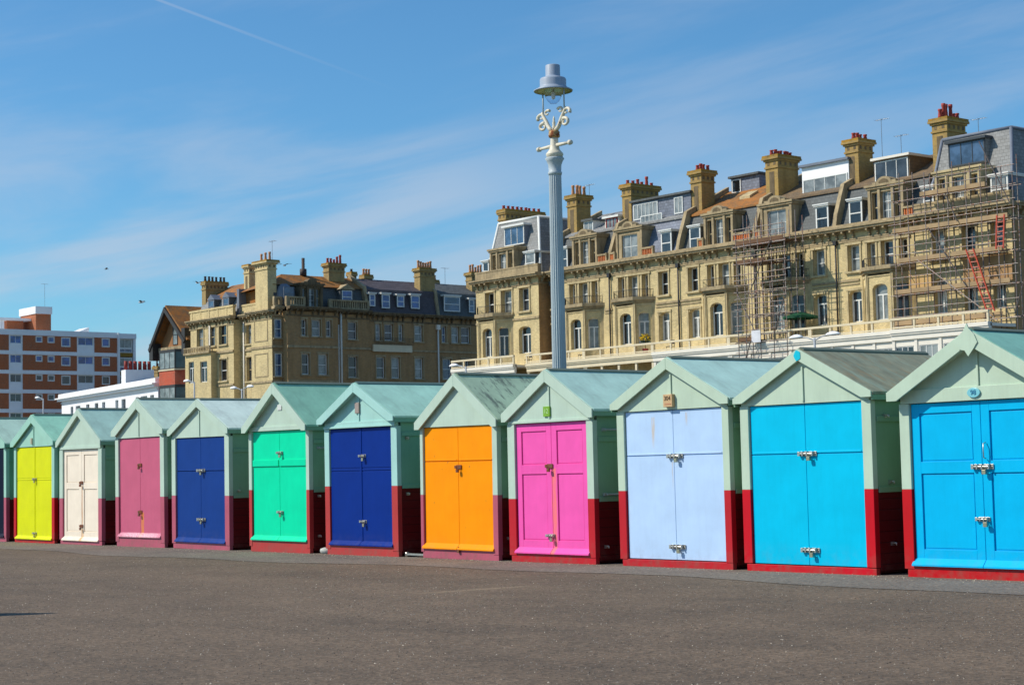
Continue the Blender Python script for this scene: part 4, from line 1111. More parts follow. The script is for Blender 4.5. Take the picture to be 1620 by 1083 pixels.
# ------------------------------------------------------------------ scaffolds
TUBE = metal('scaffold_tube', (128, 124, 120), .5, .8, .25)
BOARD = simple('scaffold_board', (172, 144, 106), .9, .8, .2, 1.2)
BOARDD = simple('scaffold_board_dark', (110, 78, 52), .9, .8, .25, 1.2)
ORNG = simple('orange_plastic', (190, 70, 38), .95, .45, .1)
def scaffold(label, xs, ys, levels, top, x0, x1, boards, Y, bm, diag, rails=(.5, 1.0)):
    uc = (x0+x1)/2
    t = thing('scaffold', label, 'scaffold', (uc, Y, 0), 0, None, off=(uc, Y))
    for y in ys:
        for i, x in enumerate(xs):
            m = MB(); m.tube((x, y, 0), (x+random.uniform(-.05, .05), y, top+random.uniform(-.5, .9)), .031, 6); m.build('pole', TUBE, t)
    for z in levels:
        for y in ys:
            m = MB(); m.tube((x0-.3, y-.05, z-.1), (x1+.3, y-.05, z-.1+random.uniform(-.05, .05)), .025, 5); m.build('ledger', TUBE, t)
        for r in rails:
            m = MB(); m.tube((x0-.25, ys[0]-.06, z+r), (x1+.25, ys[0]-.06, z+r+random.uniform(-.06, .06)), .025, 5); m.build('guard_rail', TUBE, t)
        for x in xs[::2]: m = MB(); m.tube((x+.06, ys[0]-.35, z-.06), (x+.06, ys[-1]+.3, z-.06), .025, 5); m.build('transom', TUBE, t)
    for (a, b, z) in boards:
        m = MB(); m.box(a, b, ys[0]+.05, ys[-1]-.05, z, z+.06); m.box(a, b, ys[0]+.0, ys[0]+.045, z+.0, z+.27); m.build('boards', bm, t)
    for p, q in diag:
        m = MB(); m.tube(p, q, .036, 5); m.build('brace', TUBE, t)
    return t
S1 = scaffold('large tube scaffold with timber decks across the corner pavilion', [-70.0, -68.9, -67.6, -66.6, -65.9, -64.6, -63.5, -62.4, -61.3], (73.6, 74.15), [6.6, 9.45, 11.4, 13.35, 15.25, 17.3], 18.4, -70.2, -61.3,
    [(-70.6, -62.3, 9.45), (-70.2, -61.7, 11.4), (-69.9, -66.0, 13.35), (-65.8, -61.9, 13.35), (-70.2, -61.7, 15.25), (-68.0, -63.2, 17.3)], 74, BOARD,
    [((-67.4, 73.5, 15.3), (-64.7, 73.5, 11.4)), ((-68.3, 73.5, 13.4), (-62.6, 73.5, 9.2)), ((-69.9, 73.5, 6.4), (-68.0, 73.5, 9.4)), ((-66, 73.5, 17.2), (-65.2, 73.5, 15.4)), ((-63.4, 73.5, 20), (-61.4, 73.5, 16)), ((-61.4, 73.5, 9.5), (-60.4, 73.5, 12))])
def ladder(label, p, q, w=.30, n=9, lean=Vector((1, 0, 0))):
    p = Vector(p); q = Vector(q); m = MB(); sd = lean*w
    t = thing('ladder', label, 'ladder', tuple(q), 0, 'orange ladders on the large scaffold', off=(0, 0)); o = q
    for s_ in (-1, 1):
        m = MB(); a, b = p+sd*s_-o, q+sd*s_-o; m.box(-.01, .01, -.01, .01, 0, .01) if 0 else None
        m.tube(tuple(a), tuple(b), .055, 4); m.build('ladder_rail', ORNG, t)
    for k in range(n):
        f = (k+.5)/n; c = p.lerp(q, f)-o; m = MB(); m.tube(tuple(c-sd), tuple(c+sd), .03, 5); m.build('rung', ORNG, t)
ladder('orange ladder leaning diagonally between the lower decks of the large scaffold', (-64.2, 73.25, 13.6), (-62.85, 73.25, 9.75), .26, 12)
ladder('upright orange ladder at the right end of the large scaffold', (-61.95, 73.3, 15.4), (-62.1, 73.3, 13.4), .26, 7)
m = MB(); m.box(-65.5, -62.0, 74.3, 74.34, 11.6, 13.2); 
tag(m.build('debris_sheet', simple('sheet_buff', (176, 136, 90), .9, .8, .2, .8)), 'buff debris sheet hung behind the large scaffold', 'sheet')
m = MB(); m.box(-69.6, -67.9, 74.3, 74.33, 11.6, 12.9)
tag(m.build('plywood_sheet', simple('plywood', (206, 166, 104), .92, .7, .1, .8)), 'pale plywood sheet standing on the large scaffold at its left', 'sheet')
S2 = scaffold('narrow tube scaffold tower in front of the bay with the green parasol', [-82.2, -81.5, -80.9, -80.2, -79.0, -77.9], (72.1, 73.2, 73.9), [6.6, 7.4, 9.2, 11.0, 12.6, 14.5, 15.7], 17.0, -82.2, -78.0,
    [(-82.3, -78.0, 15.7), (-82.3, -80.3, 9.2), (-82.2, -80.0, 7.2), (-82.2, -79.6, 14.4)], 73, BOARDD,
    [((-82.2, 72, 6.6), (-81, 72, 9.2)), ((-80.2, 72, 9.0), (-82.2, 72, 12.6)), ((-80.9, 72, 12.6), (-79.0, 72, 15.7)), ((-79.0, 72, 9.3), (-77.9, 72, 12))], rails=(.35, .7, 1.05))
m = MB(); m.box(-80.9, -80.1, 71.95, 71.99, 9.05, 9.85)
tag(m.build('notice_board', simple('notice_white', (222, 222, 226), .92, .5)), 'blank white notice board tied to the narrow scaffold tower', 'notice')
# parasol, table and flowers on the balcony
def canopy_mesh(m, c, y, z, r, h, n=8):
    top = m.P((c, y, z+h)); ring = [m.P((c+r*math.cos(2*PI*i/n), y+r*math.sin(2*PI*i/n), z+.05*(i % 2))) for i in range(n)]
    low = [m.P((c+r*math.cos(2*PI*i/n), y+r*math.sin(2*PI*i/n), z-.12)) for i in range(n)]
    for i in range(n):
        j = (i+1) % n; m.F((ring[i], ring[j], top)); m.F((low[i], low[j], ring[j], ring[i]))
pt = thing('parasol', 'open dark green parasol on the balcony right of the scaffold tower', 'parasol', (-78.1, 73.7, 9.0))
m = MB(); canopy_mesh(m, 0, 0, 1.62, 1.15, .36); m.build('canopy', simple('parasol_green', (8, 84, 50), .9, .7), pt)
m = MB(); m.tube((0, 0, 0), (0, 0, 2.0), .03, 8); m.build('pole', WHITE, pt)
tb = thing('table', 'small dark balcony table under the green parasol', 'table', (-78.1, 73.2, 9.0))
m = MB(); m.lathe([(.45, .70), (.47, .72), (.45, .74)], n=16); m.build('table_top', IRON, tb)
m = MB(); m.tube((0, 0, 0), (0, 0, .7), .04, 8); m.lathe([(.28, 0), (.25, .04)], n=12); m.build('leg', IRON, tb)
fp = thing('potted_plant', 'pot of yellow flowers on the white balcony of the house with the glazed roof extension', 'plant', (-92.25, 73.0, 9.0))
m = MB(); m.lathe([(.16, 0), (.24, .42), (.2, .42)], n=14); m.build('pot', POT, fp)
m = MB(); mm = MB()
for k in range(260):
    v = Vector((random.gauss(0, 1), random.gauss(0, 1), random.gauss(0, 1))).normalized()*random.uniform(.25, .42); v.z = v.z*.9+1.15
    q = MB if 0 else (m if random.random() < .6 and v.z > 1.0 else mm)
    a = Vector((random.uniform(-1, 1), random.uniform(-1, 1), random.uniform(-1, 1))).normalized()*.07; b = a.cross(v).normalized()*.06
    q.quad(tuple(v-a), tuple(v-b), tuple(v+a), tuple(v+b))
mm.tube((0, 0, .4), (0, 0, 1.1), .03, 5)
m.build('flowers', simple('flower_yellow', (232, 196, 10), .95, .7), fp); mm.build('leaves', simple('leaf_green', (60, 84, 30), .8, .8), fp)
# dark chairs and planters along the balconies
random.seed(3)
for i, (x, lb) in enumerate(((-99.6, 'dark iron chair on the white balcony below the red framed roof window'), (-90.1, 'dark iron chair on the white balcony left of the scaffold tower'), (-105.9, 'dark iron chair on the balcony beside the tall lamp post'))):
    c = thing('balcony_chair', lb, 'chair', (x, 73.4, 9.0), random.uniform(-.6, .6), 'chairs on the balconies')
    m = MB(); m.box(-.23, .23, -.22, .22, .42, .46); m.build('seat', IRON, c)
    m = MB(); m.box(-.23, .23, .2, .23, .62, .92); m.tube((-.21, .21, .44), (-.21, .23, .92), .018, 5); m.tube((.21, .21, .44), (.21, .23, .92), .018, 5); m.build('backrest', IRON, c)
    for sx in (-.2, .2):
        for sy in (-.19, .19):
            m = MB(); m.tube((sx, sy, 0), (sx, sy, .42), .016, 5); m.build('leg', IRON, c)

# ------------------------------------------------------------------ corner house at the side street
OFFC = (-154, 0)
ck = thing('corner_house', 'sandy brick corner house with a big chimney stack on its corner and an orange roof', 'house', (-154, 75, 0), 0, 'houses round the side street', off=OFFC)
XS = -146.34
up = [(-160.9, -159.6), (-158.5, -157.2), (-156.4, -154.9)]
m = MB(); m.wall(-162.3, -153.6, 0, 16.3, [(a, b, 13.95, 15.88) for a, b in up]+[(a, b, 10.3, 12.5) for a, b in ((-161.4, -160.4), (-158.9, -157.4), (-156.4, -154.9))], 0, .3)
m.quad((-153.6, 0, 0), (-153.6, .9, 0), (-153.6, .9, 16.3), (-153.6, 0, 16.3))
m.quad((-162.3, 12, 0), (-162.3, 0, 0), (-162.3, 0, 17), (-162.3, 12, 17))
m.wall(-153.6, -150.2, 0, 16.3, [(-152.6, -151.5, 13.8, 15.7), (-152.6, -151.5, 10.1, 12.5)], .9, .3)
m.box(-150.2, XS-.0, .0, 1.6, 0, 16.3)
T1 = (XS, 0, PI/2)   # side street face: u -> +Y
m.T = T1; sidew = [(.3, 1.25, 14.0, 15.8), (.3, 1.25, 10.3, 12.5)]
m.T = None
m.build('wall', YB, ck)
m = MB((XS, 0, PI/2)); m.wall(1.601, 11.45, 0, 16.6, [(8.8, 9.85, 14.1, 15.86), (8.8, 9.85, 10.3, 12.4)], .02, .3); m.wall(.0, 1.6, 0, 16.3, [], -.003, .01)
PX_ = [(2.75, 3.35, 14.2, 15.85), (3.95, 5.0, 14.2, 15.85), (5.6, 6.25, 14.2, 15.85), (2.75, 3.65, 10.45, 12.5), (4.65, 5.75, 10.45, 12.5)]
m.wall(1.15, 7.0, 0, 16.6, PX_, -.9, .3)
m.box(1.15, 1.153, -.9, .0, 0, 16.6); m.box(6.997, 7.0, -.9, .02, 0, 16.6)
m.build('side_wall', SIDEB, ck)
T = T1
for (a, b, c, d) in PX_: window(ck, a, b, c, d, -.68, 'sash', T=T1, fw=.1)
m2 = [(.25, 1.0, 14.0, 15.8), (.25, 1.0, 10.3, 12.5)]
for h in m2: window(ck, *h, -.05, 'sash', T=T1, gl=GB)
for h in ((8.8, 9.85, 14.1, 15.86), (8.8, 9.85, 10.3, 12.4)): window(ck, *h, .2, 'sash', T=T1)
for a, b in up: window(ck, a, b, 13.95, 15.88, .22, 'sash', frame=STL)
for a, b in ((-161.4, -160.4), (-158.9, -157.4), (-156.4, -154.9)): window(ck, a, b, 10.3, 12.5, .22, 'sash')
for c, d in ((13.8, 15.7), (10.1, 12.5)): window(ck, -152.6, -151.5, c, d, 1.12, 'sash', frame=STL)
for a, b in up: surround_part(ck, (a, b, 13.95, 15.88))
for a, b in ((-156.4, -154.9),): surround_part(ck, (a, b, 10.3, 12.5))
for c, d in ((13.8, 15.7), (10.1, 12.5)): surround_part(ck, (-152.6, -151.5, c, d), .9)
for h in PX_: surround_part(ck, h, -.9, .1, .05, T1, STN)
for h in m2: surround_part(ck, h, -.003, .1, .06, T1, STN)
for h in ((8.8, 9.85, 14.1, 15.86), (8.8, 9.85, 10.3, 12.4)): surround_part(ck, h, .02, .1, .05, T1, STN)
m = MB(); m.box(-162.3, -153.6, -.12, .02, 13.1, 13.3); m.box(-153.6, -150.2, .78, .92, 13.1, 13.3); m.box(-150.25, XS+.08, -.08, 0, 13.05, 13.28)
m.box(-162.3, -153.6, -.1, .02, 9.75, 9.95); m.box(-150.25, XS+.08, -.082, 0, 9.7, 9.9)
for z0, z1 in ((13.75, 15.95), (10.3, 12.6)):      # raised panels on the pier
    for a, b, c, d in ((-149.6, -147.1, z0, z0+.09), (-149.6, -147.1, z1-.09, z1), (-149.6, -149.5, z0+.09, z1-.09), (-147.2, -147.1, z0+.09, z1-.09)): m.box(a, b, -.04, 0, c, d)
m.T = T1; m.box(0, 1.15, -.09, 0, 13.05, 13.28); m.box(1.15, 7.0, -.99, -.9, 13.05, 13.28); m.box(7, 11.45, -.09, .02, 13.1, 13.3)
m.box(0, 1.15, -.085, 0, 9.7, 9.9); m.box(1.15, 7.0, -.985, -.9, 9.7, 9.9)
m.build('string_course', STN, ck)
# first floor bay slab with balustrade on the front
m = MB(); m.box(-162.2, -156.9, -.95, 0, 13.2, 13.4); m.box(-162.2, -156.9, -.9, -.78, 13.82, 13.94)
for k in range(16): m.box(-162.15+k*.34, -162.03+k*.34, -.88, -.8, 13.4, 13.82)
m.build('balcony', STN, ck)
m = MB(); m.wall(-162.2, -159.9, 0, 13.2, [(-161.5, -160.4, 10.3, 12.5)], -.7, .2); m.wall(-159.9, -156.9, 0, 13.2, [(-159.1, -157.7, 10.3, 12.4)], -.7, .2)
m.quad((-156.9, -.7, 0), (-156.9, 0, 0), (-156.9, 0, 13.2), (-156.9, -.7, 13.2)); m.build('bay', YB, ck)
window(ck, -161.5, -160.4, 10.3, 12.5, -.55, 'french'); window(ck, -159.1, -157.7, 10.3, 12.4, -.55, 'french', gl=GK)
cornice(ck, -162.5, -153.4, 0, 15.95, 16.75); cornice(ck, -153.6, -150.2, .9, 15.95, 16.75); cornice(ck, -150.3, XS, 0, 15.95, 16.75, ends=.3)
cornice(ck, 0, 1.15, 0, 16.25, 17.05, T=T1); cornice(ck, 1.15, 7.0, -.9, 16.25, 17.05, T=T1, mat=STD); cornice(ck, 7.0, 11.45, .02, 16.25, 17.05, T=T1, mat=STD)
m = MB(); m.box(-162.3, -153.6, -.05, .25, 16.75, 17.6); m.box(-162.4, -153.5, -.12, .3, 17.6, 17.8)
for k in range(5): m.box(-162.0+k*1.75, -161.75+k*1.75, -.09, -.05, 16.75, 17.6)
m.box(-153.6, -150.2, .85, 1.1, 16.75, 17.6); m.box(-153.6, -150.2, .8, 1.15, 17.6, 17.78); m.build('parapet', YB, ck)
m = MB(T1)
def balus(m, a, b, y, z=17.05):
    m.box(a, b, y-.14, y+.14, z, z+.2); m.box(a, b, y-.16, y+.16, z+.82, z+.98)
    n = int((b-a)/.26)
    for i in range(n): x = a+(b-a)*(i+.5)/n; m.box(x-.07, x+.07, y-.07, y+.07, z+.2, z+.82)
    for x in (a+.12, b-.12): m.box(x-.14, x+.14, y-.15, y+.15, z+.2, z+.82)
balus(m, .3, 1.2, .15); m.build('balustrade', STN, ck)
for q in ((1.15, 3.3, -.7), (6.6, 11.4, .1)): m = MB(T1); balus(m, *q); m.build('balustrade', STN, ck)
# roofs
m = MB(); m.ex_yz([(.5, 16.6), (1.5, 19.0), (1.8, 19.0), (1.8, 16.6)][::-1], -162.1, -153.6)
m.ex_yz([(1.4, 16.6), (2.2, 19.0), (2.5, 19.0), (2.5, 16.6)][::-1], -153.6, -148.0); m.build('mansard', SLG, ck)
m = MB(); m.ex_yz([(1.4, 19.0), (1.4, 19.12), (4.8, 20.7), (11, 18), (11, 10), (1.9, 10)][::-1], -162.05, -150.2)
m.build('roof', SLO, ck)
m = MB((XS-.25, 0, PI/2)); m.ex_yz([(.35, 17.0), (.9, 19.3), (1.2, 19.3), (1.2, 17.0)][::-1], .8, 11.4); m.build('side_mansard', SLD, ck)
m = MB(T1)
A0, A1 = (.7, .85, 19.3), (11.4, .85, 19.3); R0, R1 = (3.2, 3.4, 20.65), (11.4, 3.4, 20.65); B0, B1 = (.7, 7.5, 19), (11.4, 7.5, 19)
m.quad(A0, A1, R1, R0); m.F([m.P(A0), m.P(R0), m.P(B0)]); m.quad(R0, R1, B1, B0); m.build('side_roof', SLO, ck)
for c in (-159.0, -156.0): 
    m = MB(); m.box(c-.6, c+.6, .62, 2.4, 17.4, 18.75); dm = m.build('dormer', SLD, ck)
    m = MB(); m.ex_xz([(c-.75, 18.75), (c+.75, 18.75), (c, 19.3)], .5, 2.6); m.build('dormer_cap', LEAD, dm); window(dm, c-.6, c+.6, 17.4, 18.75, .55, 'sash', frame=LEAD, fw=.14, gl=GB)
m = MB(); m.box(-153.9, -153.5, .6, 3, 17, 19.4); m.build('party_wall', LEAD, ck)
dm = stone_dormer(ck, 4.6, w=2.6, z0=17.1, z1=19.5, y=.1, T=T1, mat=STD)
d2 = MB(T1); d2.box(8.15, 9.75, .35, 1.8, 17.6, 19.1); d2o = d2.build('dormer', SLD, ck)
d2 = MB(T1); d2.ex_xz([(8.0, 19.1), (9.9, 19.1), (8.95, 19.65)], .2, 1.9); d2.build('dormer_cap', STN, d2o); window(d2o, 8.35, 9.55, 17.75, 19.0, .28, 'sash', T=T1, gl=GBR)
m = MB(T1); m.lathe([(.85, 17.2), (.8, 18.4), (.6, 19.1), (.3, 19.35)], c=(1.9, .75), n=16); dw = m.build('turret_dormer', LEAD, ck)
window(dw, 1.3, 2.5, 17.7, 19.0, -.12, 'sash', T=T1, gl=GB, frame=LEAD)
chimney(ck, -149.6, .15, 2.3, 1.0, 16.75, 21.7, [.75, .8, .8], POTB, mat=YB, cap=.28, slot=False, potrow='x')
chimney(ck, -154.7, 1.9, 1.0, .9, 17.5, 22.0, [], POTB, mat=YB, cap=.2, slot=True)
chimney(ck, -162.2, 1.3, .8, 2.6, 17.5, 21.0, [.5]*6, POTK, mat=YB2, cap=.12, slot=False)
chimney(ck, 8.2, 2.4, 1.9, 1.0, 19.5, 22.0, [.5, .5, .4, .7, .9], POT, mat=YB2, T=T1, potrow='x', slot=False)
m = MB(T1); m.lathe([(.35, 20.6), (.35, 21.3), (.16, 21.3), (.16, 22.4)], c=(5.8, 3.4), n=8); m.build('flue', POTK, ck)
aerial(ck, -147.6, .9, 21.2, 2.4)
m = MB(); 
for x in (-158.0, -152.9): m.tube((x, -.2 if x < -155 else .75, 4), (x, -.2 if x < -155 else .75, 16), .09, 6)
m.T = T1; m.tube((7.9, -.1, 5), (7.9, -.1, 17), .12, 6); m.tube((7.6, -.1, 5), (7.6, -.1, 15.5), .08, 6); m.build('downpipe', STUCCO, ck)
m = MB((XS, 0, PI/2)); m.ex_yz([(.2, 17.0), (.7, 19.6), (3.4, 21.0), (3.4, 20.2), (1.2, 18.6), (1.2, 17)][::-1], 11.2, 11.55); m.build('party_wall', STN, ck)

# ---- two side street houses
def side_house(label, Y0, u1, ups, los, dorm, chim, roofc, matd, band=None, Yc=None):
    t = thing('side_street_house', label, 'house', (XS, Y0, 0), PI/2, 'houses round the side street', off=(0, 0))
    u0 = 0.0
    holes = [(a-Y0, b-Y0, 14.1, 15.8) for a, b in ups]+[(a-Y0, b-Y0, 10.3, 12.45) for a, b in los]
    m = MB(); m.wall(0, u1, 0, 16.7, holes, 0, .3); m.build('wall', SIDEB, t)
    for h in holes: window(t, *h, .2, 'sash', fw=.1, gl=[GB, GC, GD][int(h[0]*3) % 3])
    for h in holes: surround_part(t, h, 0, .1, .05, None, STN)
    m = MB(); m.box(0, u1, -.1, .02, 13.05, 13.2); m.build('string_course', STN, t)
    if band: m = MB(); m.box(band[0], band[1], -.3, -.101, 12.95, 13.65); m.build('balcony_front', CREAMP, t); railing(t, [(band[0], -.5), (band[1], -.5)], 13.65, .7)
    cornice(t, 0, u1, 0, 16.1, 16.9, mat=STD)
    m = MB(); m.ex_yz([(.25, 16.9), (.8, 19.25), (1.1, 19.25), (1.1, 16.9)][::-1], 0, u1); m.build('mansard', SLP if matd else SLD, t)
    m = MB(); m.ex_yz([(.65, 19.25), (.65, 19.35), (3.4, 20.65), (7.5, 18.5), (7.5, 10), (1.2, 10)][::-1], 0, u1); m.build('roof', roofc, t)
    for (a, b, z0, z1) in dorm:
        c = (a+b)/2-Y0; white_dormer(t, c, w=b-a, z0=z0, z1=z1, y=.2, back=1.2, gl=GBR if matd else GB)
    for args in chim: chimney(t, *args[:-1], **args[-1])
    m = MB(); m.ex_yz([(.1, 16.9), (.6, 19.6), (3.4, 21.0), (3.4, 20.2), (1.2, 18.6), (1.2, 16.9)][::-1], u1-.16, u1+.16); m.build('party_wall', STN, t)
    m = MB(); m.tube((u1-.3, -.14, 5), (u1-.3, -.14, 15.6), .09, 6); m.box(u1-.5, u1-.1, -.3, 0, 15.4, 15.9); m.build('downpipe', STUCCO, t)
    return t
SH2 = side_house('shaded brown brick side street house with four dormers in a purple slate roof', 86.45, 8.75, [(87.1, 87.75), (88.2, 89.25), (89.95, 90.55), (91.95, 93.0)], [(87.15, 88.2), (89.0, 90.05), (91.95, 93.0)],
    [(86.6, 87.3, 17.55, 18.9), (88.1, 89.1, 17.4, 18.95), (90.0, 90.9, 17.6, 18.9), (91.75, 92.85, 17.5, 19.0)],
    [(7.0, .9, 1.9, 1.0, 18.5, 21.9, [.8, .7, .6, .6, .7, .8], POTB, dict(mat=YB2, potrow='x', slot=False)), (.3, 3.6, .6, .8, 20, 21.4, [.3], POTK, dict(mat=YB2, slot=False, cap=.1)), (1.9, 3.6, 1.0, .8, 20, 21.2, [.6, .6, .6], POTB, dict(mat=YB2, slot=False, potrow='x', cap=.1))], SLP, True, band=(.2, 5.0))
SH3 = side_house('shaded side street house with one wide white dormer, partly hidden by the terrace', 95.2, 10.0, [(95.45, 96.05), (96.7, 97.7), (97.95, 99.15)], [(95.5, 96.65), (98.0, 99.0)],
    [(96.0, 98.1, 17.4, 19.1), (99.3, 100.0, 17.4, 18.9)],
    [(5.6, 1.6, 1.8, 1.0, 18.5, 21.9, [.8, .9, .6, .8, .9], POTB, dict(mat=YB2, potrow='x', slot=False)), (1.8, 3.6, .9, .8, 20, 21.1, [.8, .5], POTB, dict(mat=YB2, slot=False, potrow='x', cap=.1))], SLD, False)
aerial(SH3, 3.4, 3.4, 20.6, 1.8)

# ------------------------------------------------------------------ red brick gabled house
rh = thing('gabled_house', 'red brick house with a steep orange roof, dark gable boards and bay windows', 'house', (-167.6, 75, 0), 0, None, off=(-167.6, 0))
TIMB = simple('dark_timber', (48, 46, 44), 1, .6)
RENDER = simple('brown_render', (156, 108, 66), .9, .8, .15, 2)
m = MB(); m.box(-170.0, -163.2, .8, 9, 0, 14.2); m.build('wall', REDB, rh)
m = MB(); m.ex_xz([(-170.0, 14.2), (-163.2, 14.2), (-163.2, 14.5), (-167.3, 18.1), (-170.0, 15.0)], .8, 1.1)
gb = m.build('gable', RENDER, rh); window(gb, -167.5, -166.5, 14.7, 16.9, .74, 'sash', frame=TIMB)
m = MB()
def board(x0, z0, x1, z1, y0, y1, th): m.ex_xz([(x0, z0), (x1, z1), (x1, z1+th), (x0, z0+th)], y0, y1)
m.ex_xz([(-170.9, 14.1), (-167.5, 18.1), (-167.5, 18.7), (-171.1, 14.4)], -.3, .0); m.ex_xz([(-163.4, 14.6), (-163.1, 14.9), (-167.5, 18.7), (-167.5, 18.2)], -.3, .0)
m.box(-171.0, -170.2, -.2, .8, 13.2, 15.0); m.box(-163.9, -163.2, -.2, .8, 13.5, 16.2)
m.build('barge_board', TIMB, rh)
m = MB(); m.ex_xz([(-171.1, 14.4), (-167.5, 18.7), (-167.5, 18.9), (-171.3, 14.5)], -.1, 9); m.ex_xz([(-163.0, 14.9), (-162.8, 15.0), (-167.5, 18.9), (-167.5, 18.7)], -.1, 9); m.build('roof', SLO, rh)
m = MB(); m.box(-170.0, -163.2, .4, .8, 14.0, 14.5); m.build('sill_band', STN, rh)
# canted window bays, two storeys
for z0, z1, zb in ((11.9, 13.9, 10.4), (7.9, 10.2, 5)):
    m = MB(); m.ex_xy([(-169.4, .8), (-168.2, -.5), (-164.8, -.5), (-163.7, .8)], zb, z0); b = m.build('bay', REDB, rh)
    m = MB(); m.ex_xy([(-169.5, .8), (-168.25, -.58), (-164.75, -.58), (-163.6, .8)], z0, z0+.14); m.build('bay_sill', CREAMP, b)
    for (p, q) in (((-169.4, .8), (-168.2, -.5)), ((-168.2, -.5), (-164.8, -.5)), ((-164.8, -.5), (-163.7, .8))):
        Lx = math.hypot(q[0]-p[0], q[1]-p[1]); TT = (p[0], p[1], math.atan2(q[1]-p[1], q[0]-p[0]))
        window(b, 0, Lx, z0+.14, z1, 0, 'grid', frame=TIMB, gl=GD if Lx < 2 else GC, T=TT, nx=3 if Lx > 2 else 1, nz=1, fw=.1)
    m = MB(); m.ex_xy([(-169.4, .8), (-168.2, -.5), (-164.8, -.5), (-163.7, .8)], z1, z1+.2); m.build('bay_head', TIMB, b)

# ------------------------------------------------------------------ white stucco terrace building
wb = thing('stucco_building', 'low bright white stucco building with a heavy cornice in front of the flats', 'building', (-208, 82, 0), math.radians(-10.28))
ww = [(4.2, 5.4), (6.5, 8.6), (11.2, 12.6), (14.9, 16.4), (18.0, 19.3), (23.4, 24.6), (25.8, 27.4), (31.2, 32.3), (33.0, 35.4), (36.4, 37.8)]
m = MB(); m.wall(0, 39.2, 0, 10.4, [(a, b, 7.4, 9.6) for a, b in ww], 0, .3); m.quad((39.2, 0, 0), (39.2, 9, 0), (39.2, 9, 10.4), (39.2, 0, 10.4)); m.quad((0, 9, 0), (0, 0, 0), (0, 0, 10.4), (0, 9, 10.4)); m.build('wall', STUCCO2, wb)
for i, (a, b) in enumerate(ww): window(wb, a, b, 7.4, 9.6, .18, 'sash', gl=[GD, GC, GD, GK][i % 4], frame=STUCCO2 if i % 3 else WHITE)
m = MB(); m.box(-.4, 39.4, -.5, .2, 10.4, 10.65); m.box(-.6, 39.5, -.75, .2, 10.65, 10.8); m.box(-.3, 39.3, -.35, .3, 10.8, 11.3); m.box(0, 39.2, -.12, .02, 10.1, 10.2); m.build('cornice', STUCCO2, wb)
m = MB(); m.ex_yz([(.6, 11.0), (4.5, 12.2), (9, 11), (9, 10.4), (.6, 10.4)][::-1], 9, 38.8); m.build('roof', SLG, wb)
m = MB(); m.box(18.4, 20.1, 2.2, 5.6, 10.5, 13.3); ch = m.build('chimney', STUCCO2, wb)
for i in range(6):
    k = MB(); k.lathe([(.22, 13.28), (.2, 14.35), (.14, 14.35)], c=(19.2, 2.5+i*.56), n=10); k.build('chimney_pot', simple('pot_dark_red', (150, 44, 32), .95, .7), ch)
# distant chimney cluster
dh = thing('distant_house', 'distant low roof with two brown chimney stacks beyond the white building', 'house', (-220, 100, 0))
m = MB(); m.box(-6, 6, 0, 8, 0, 13.2); m.build('wall', SIDEB, dh)
m = MB(); m.ex_yz([(-.2, 13.0), (4, 14.4), (8.2, 13)][::-1], -6, 6); m.build('roof', SLD, dh)
for (u, w_, z) in ((-2.2, 1.2, 15.3), (1.0, 1.4, 15.8)):
    chimney(dh, u, .5, w_, 2.4, 13, z, [.9, 1.0, .8, 1.1], POTK if u > 0 else POT, mat=YB2, cap=.12, slot=False)
aerial(dh, .4, 2, 15, 3.0)

# ------------------------------------------------------------------ block of flats
FB = brick('flats_brick', (168, 86, 42), 1.05, soot=.15)
FW = simple('flats_white', (232, 232, 232), 1.0, .6, .05, .8)
fl = thing('block_of_flats', 'brown brick and white block of flats with a roof hut at the far left', 'building', (-225, 70, 0), PI/2)
oY = 70.0
def px2(x): return 81.1+.0922*x-oY
lev = []
z = 20.8
rows = [(20.05-2.6*k, 17.95-2.6*k) for k in range(7)]    # brick rows top, bottom
m = MB(); m.box(0, px2(187), .3, 14, 0, 20.3); m.build('core', FW, fl)
segs = [(0, px2(14), 'b'), (px2(14), px2(35), 'w'), (px2(35), px2(120), 'b'), (px2(120), px2(148), 'w'), (px2(148), px2(185), 'b')]
for r, (zt, zb) in enumerate(rows):
    for a, b, k in segs:
        wallb = MB(); wallw = wallb
        if k == 'w':
            wa, wb_ = a+.18, b-.12
            wallw.wall(a, b, zb, zt, [(wa, wb_, zt-1.15, zt-.03)], .03, .2); wallw.build('white_panel', FW, fl)
            window(fl, wa, wb_, zt-1.15, zt-.03, .13, 'grid', nx=2, nz=1, fw=.09, gl=GBR if r < 2 else GD)
        else:
            hs = []
            if a > 2 and b < px2(130): hs = [(px2(55), px2(66), zt-.92, zt-.05), (px2(73.5), px2(85), zt-.95, zt-.05), (px2(95), px2(110), zt-1.42, zt-.1)]
            if a > px2(140): hs = [(px2(160), px2(173.5), zt-1.3, zt-.06)]
            wallb.wall(a, b, zb, zt, hs, 0, .2); wallb.build('brick_panel', FB, fl)
            for h in hs: window(fl, *h, .06, 'plain', fw=.16, gl=[GBR, GBR, GD, GD][r % 4])
    wallw = MB(); wallw.box(0, px2(185), -.06, .1, zb-.5, zb); wallw.build('floor_band', FW, fl)
wallw = MB(); wallw.box(0, px2(187)+.1, -.1, .4, 20.05, 20.8); wallw.build('roof_fascia', FW, fl)
m = MB(); m.box(px2(185), px2(188), -.35, 1.2, 0, 20.75); m.build('fin_wall', FW, fl)
m = MB(); m.box(px2(188), px2(219), 1.5, 14, 0, 20.2); m.build('rear_wall', FB, fl)
m = MB(); m.box(px2(188), px2(219), .3, 14, 20.05, 20.75); m.box(px2(215), px2(219), .5, 2, 0, 20.05); m.build('end_fascia', FW, fl)
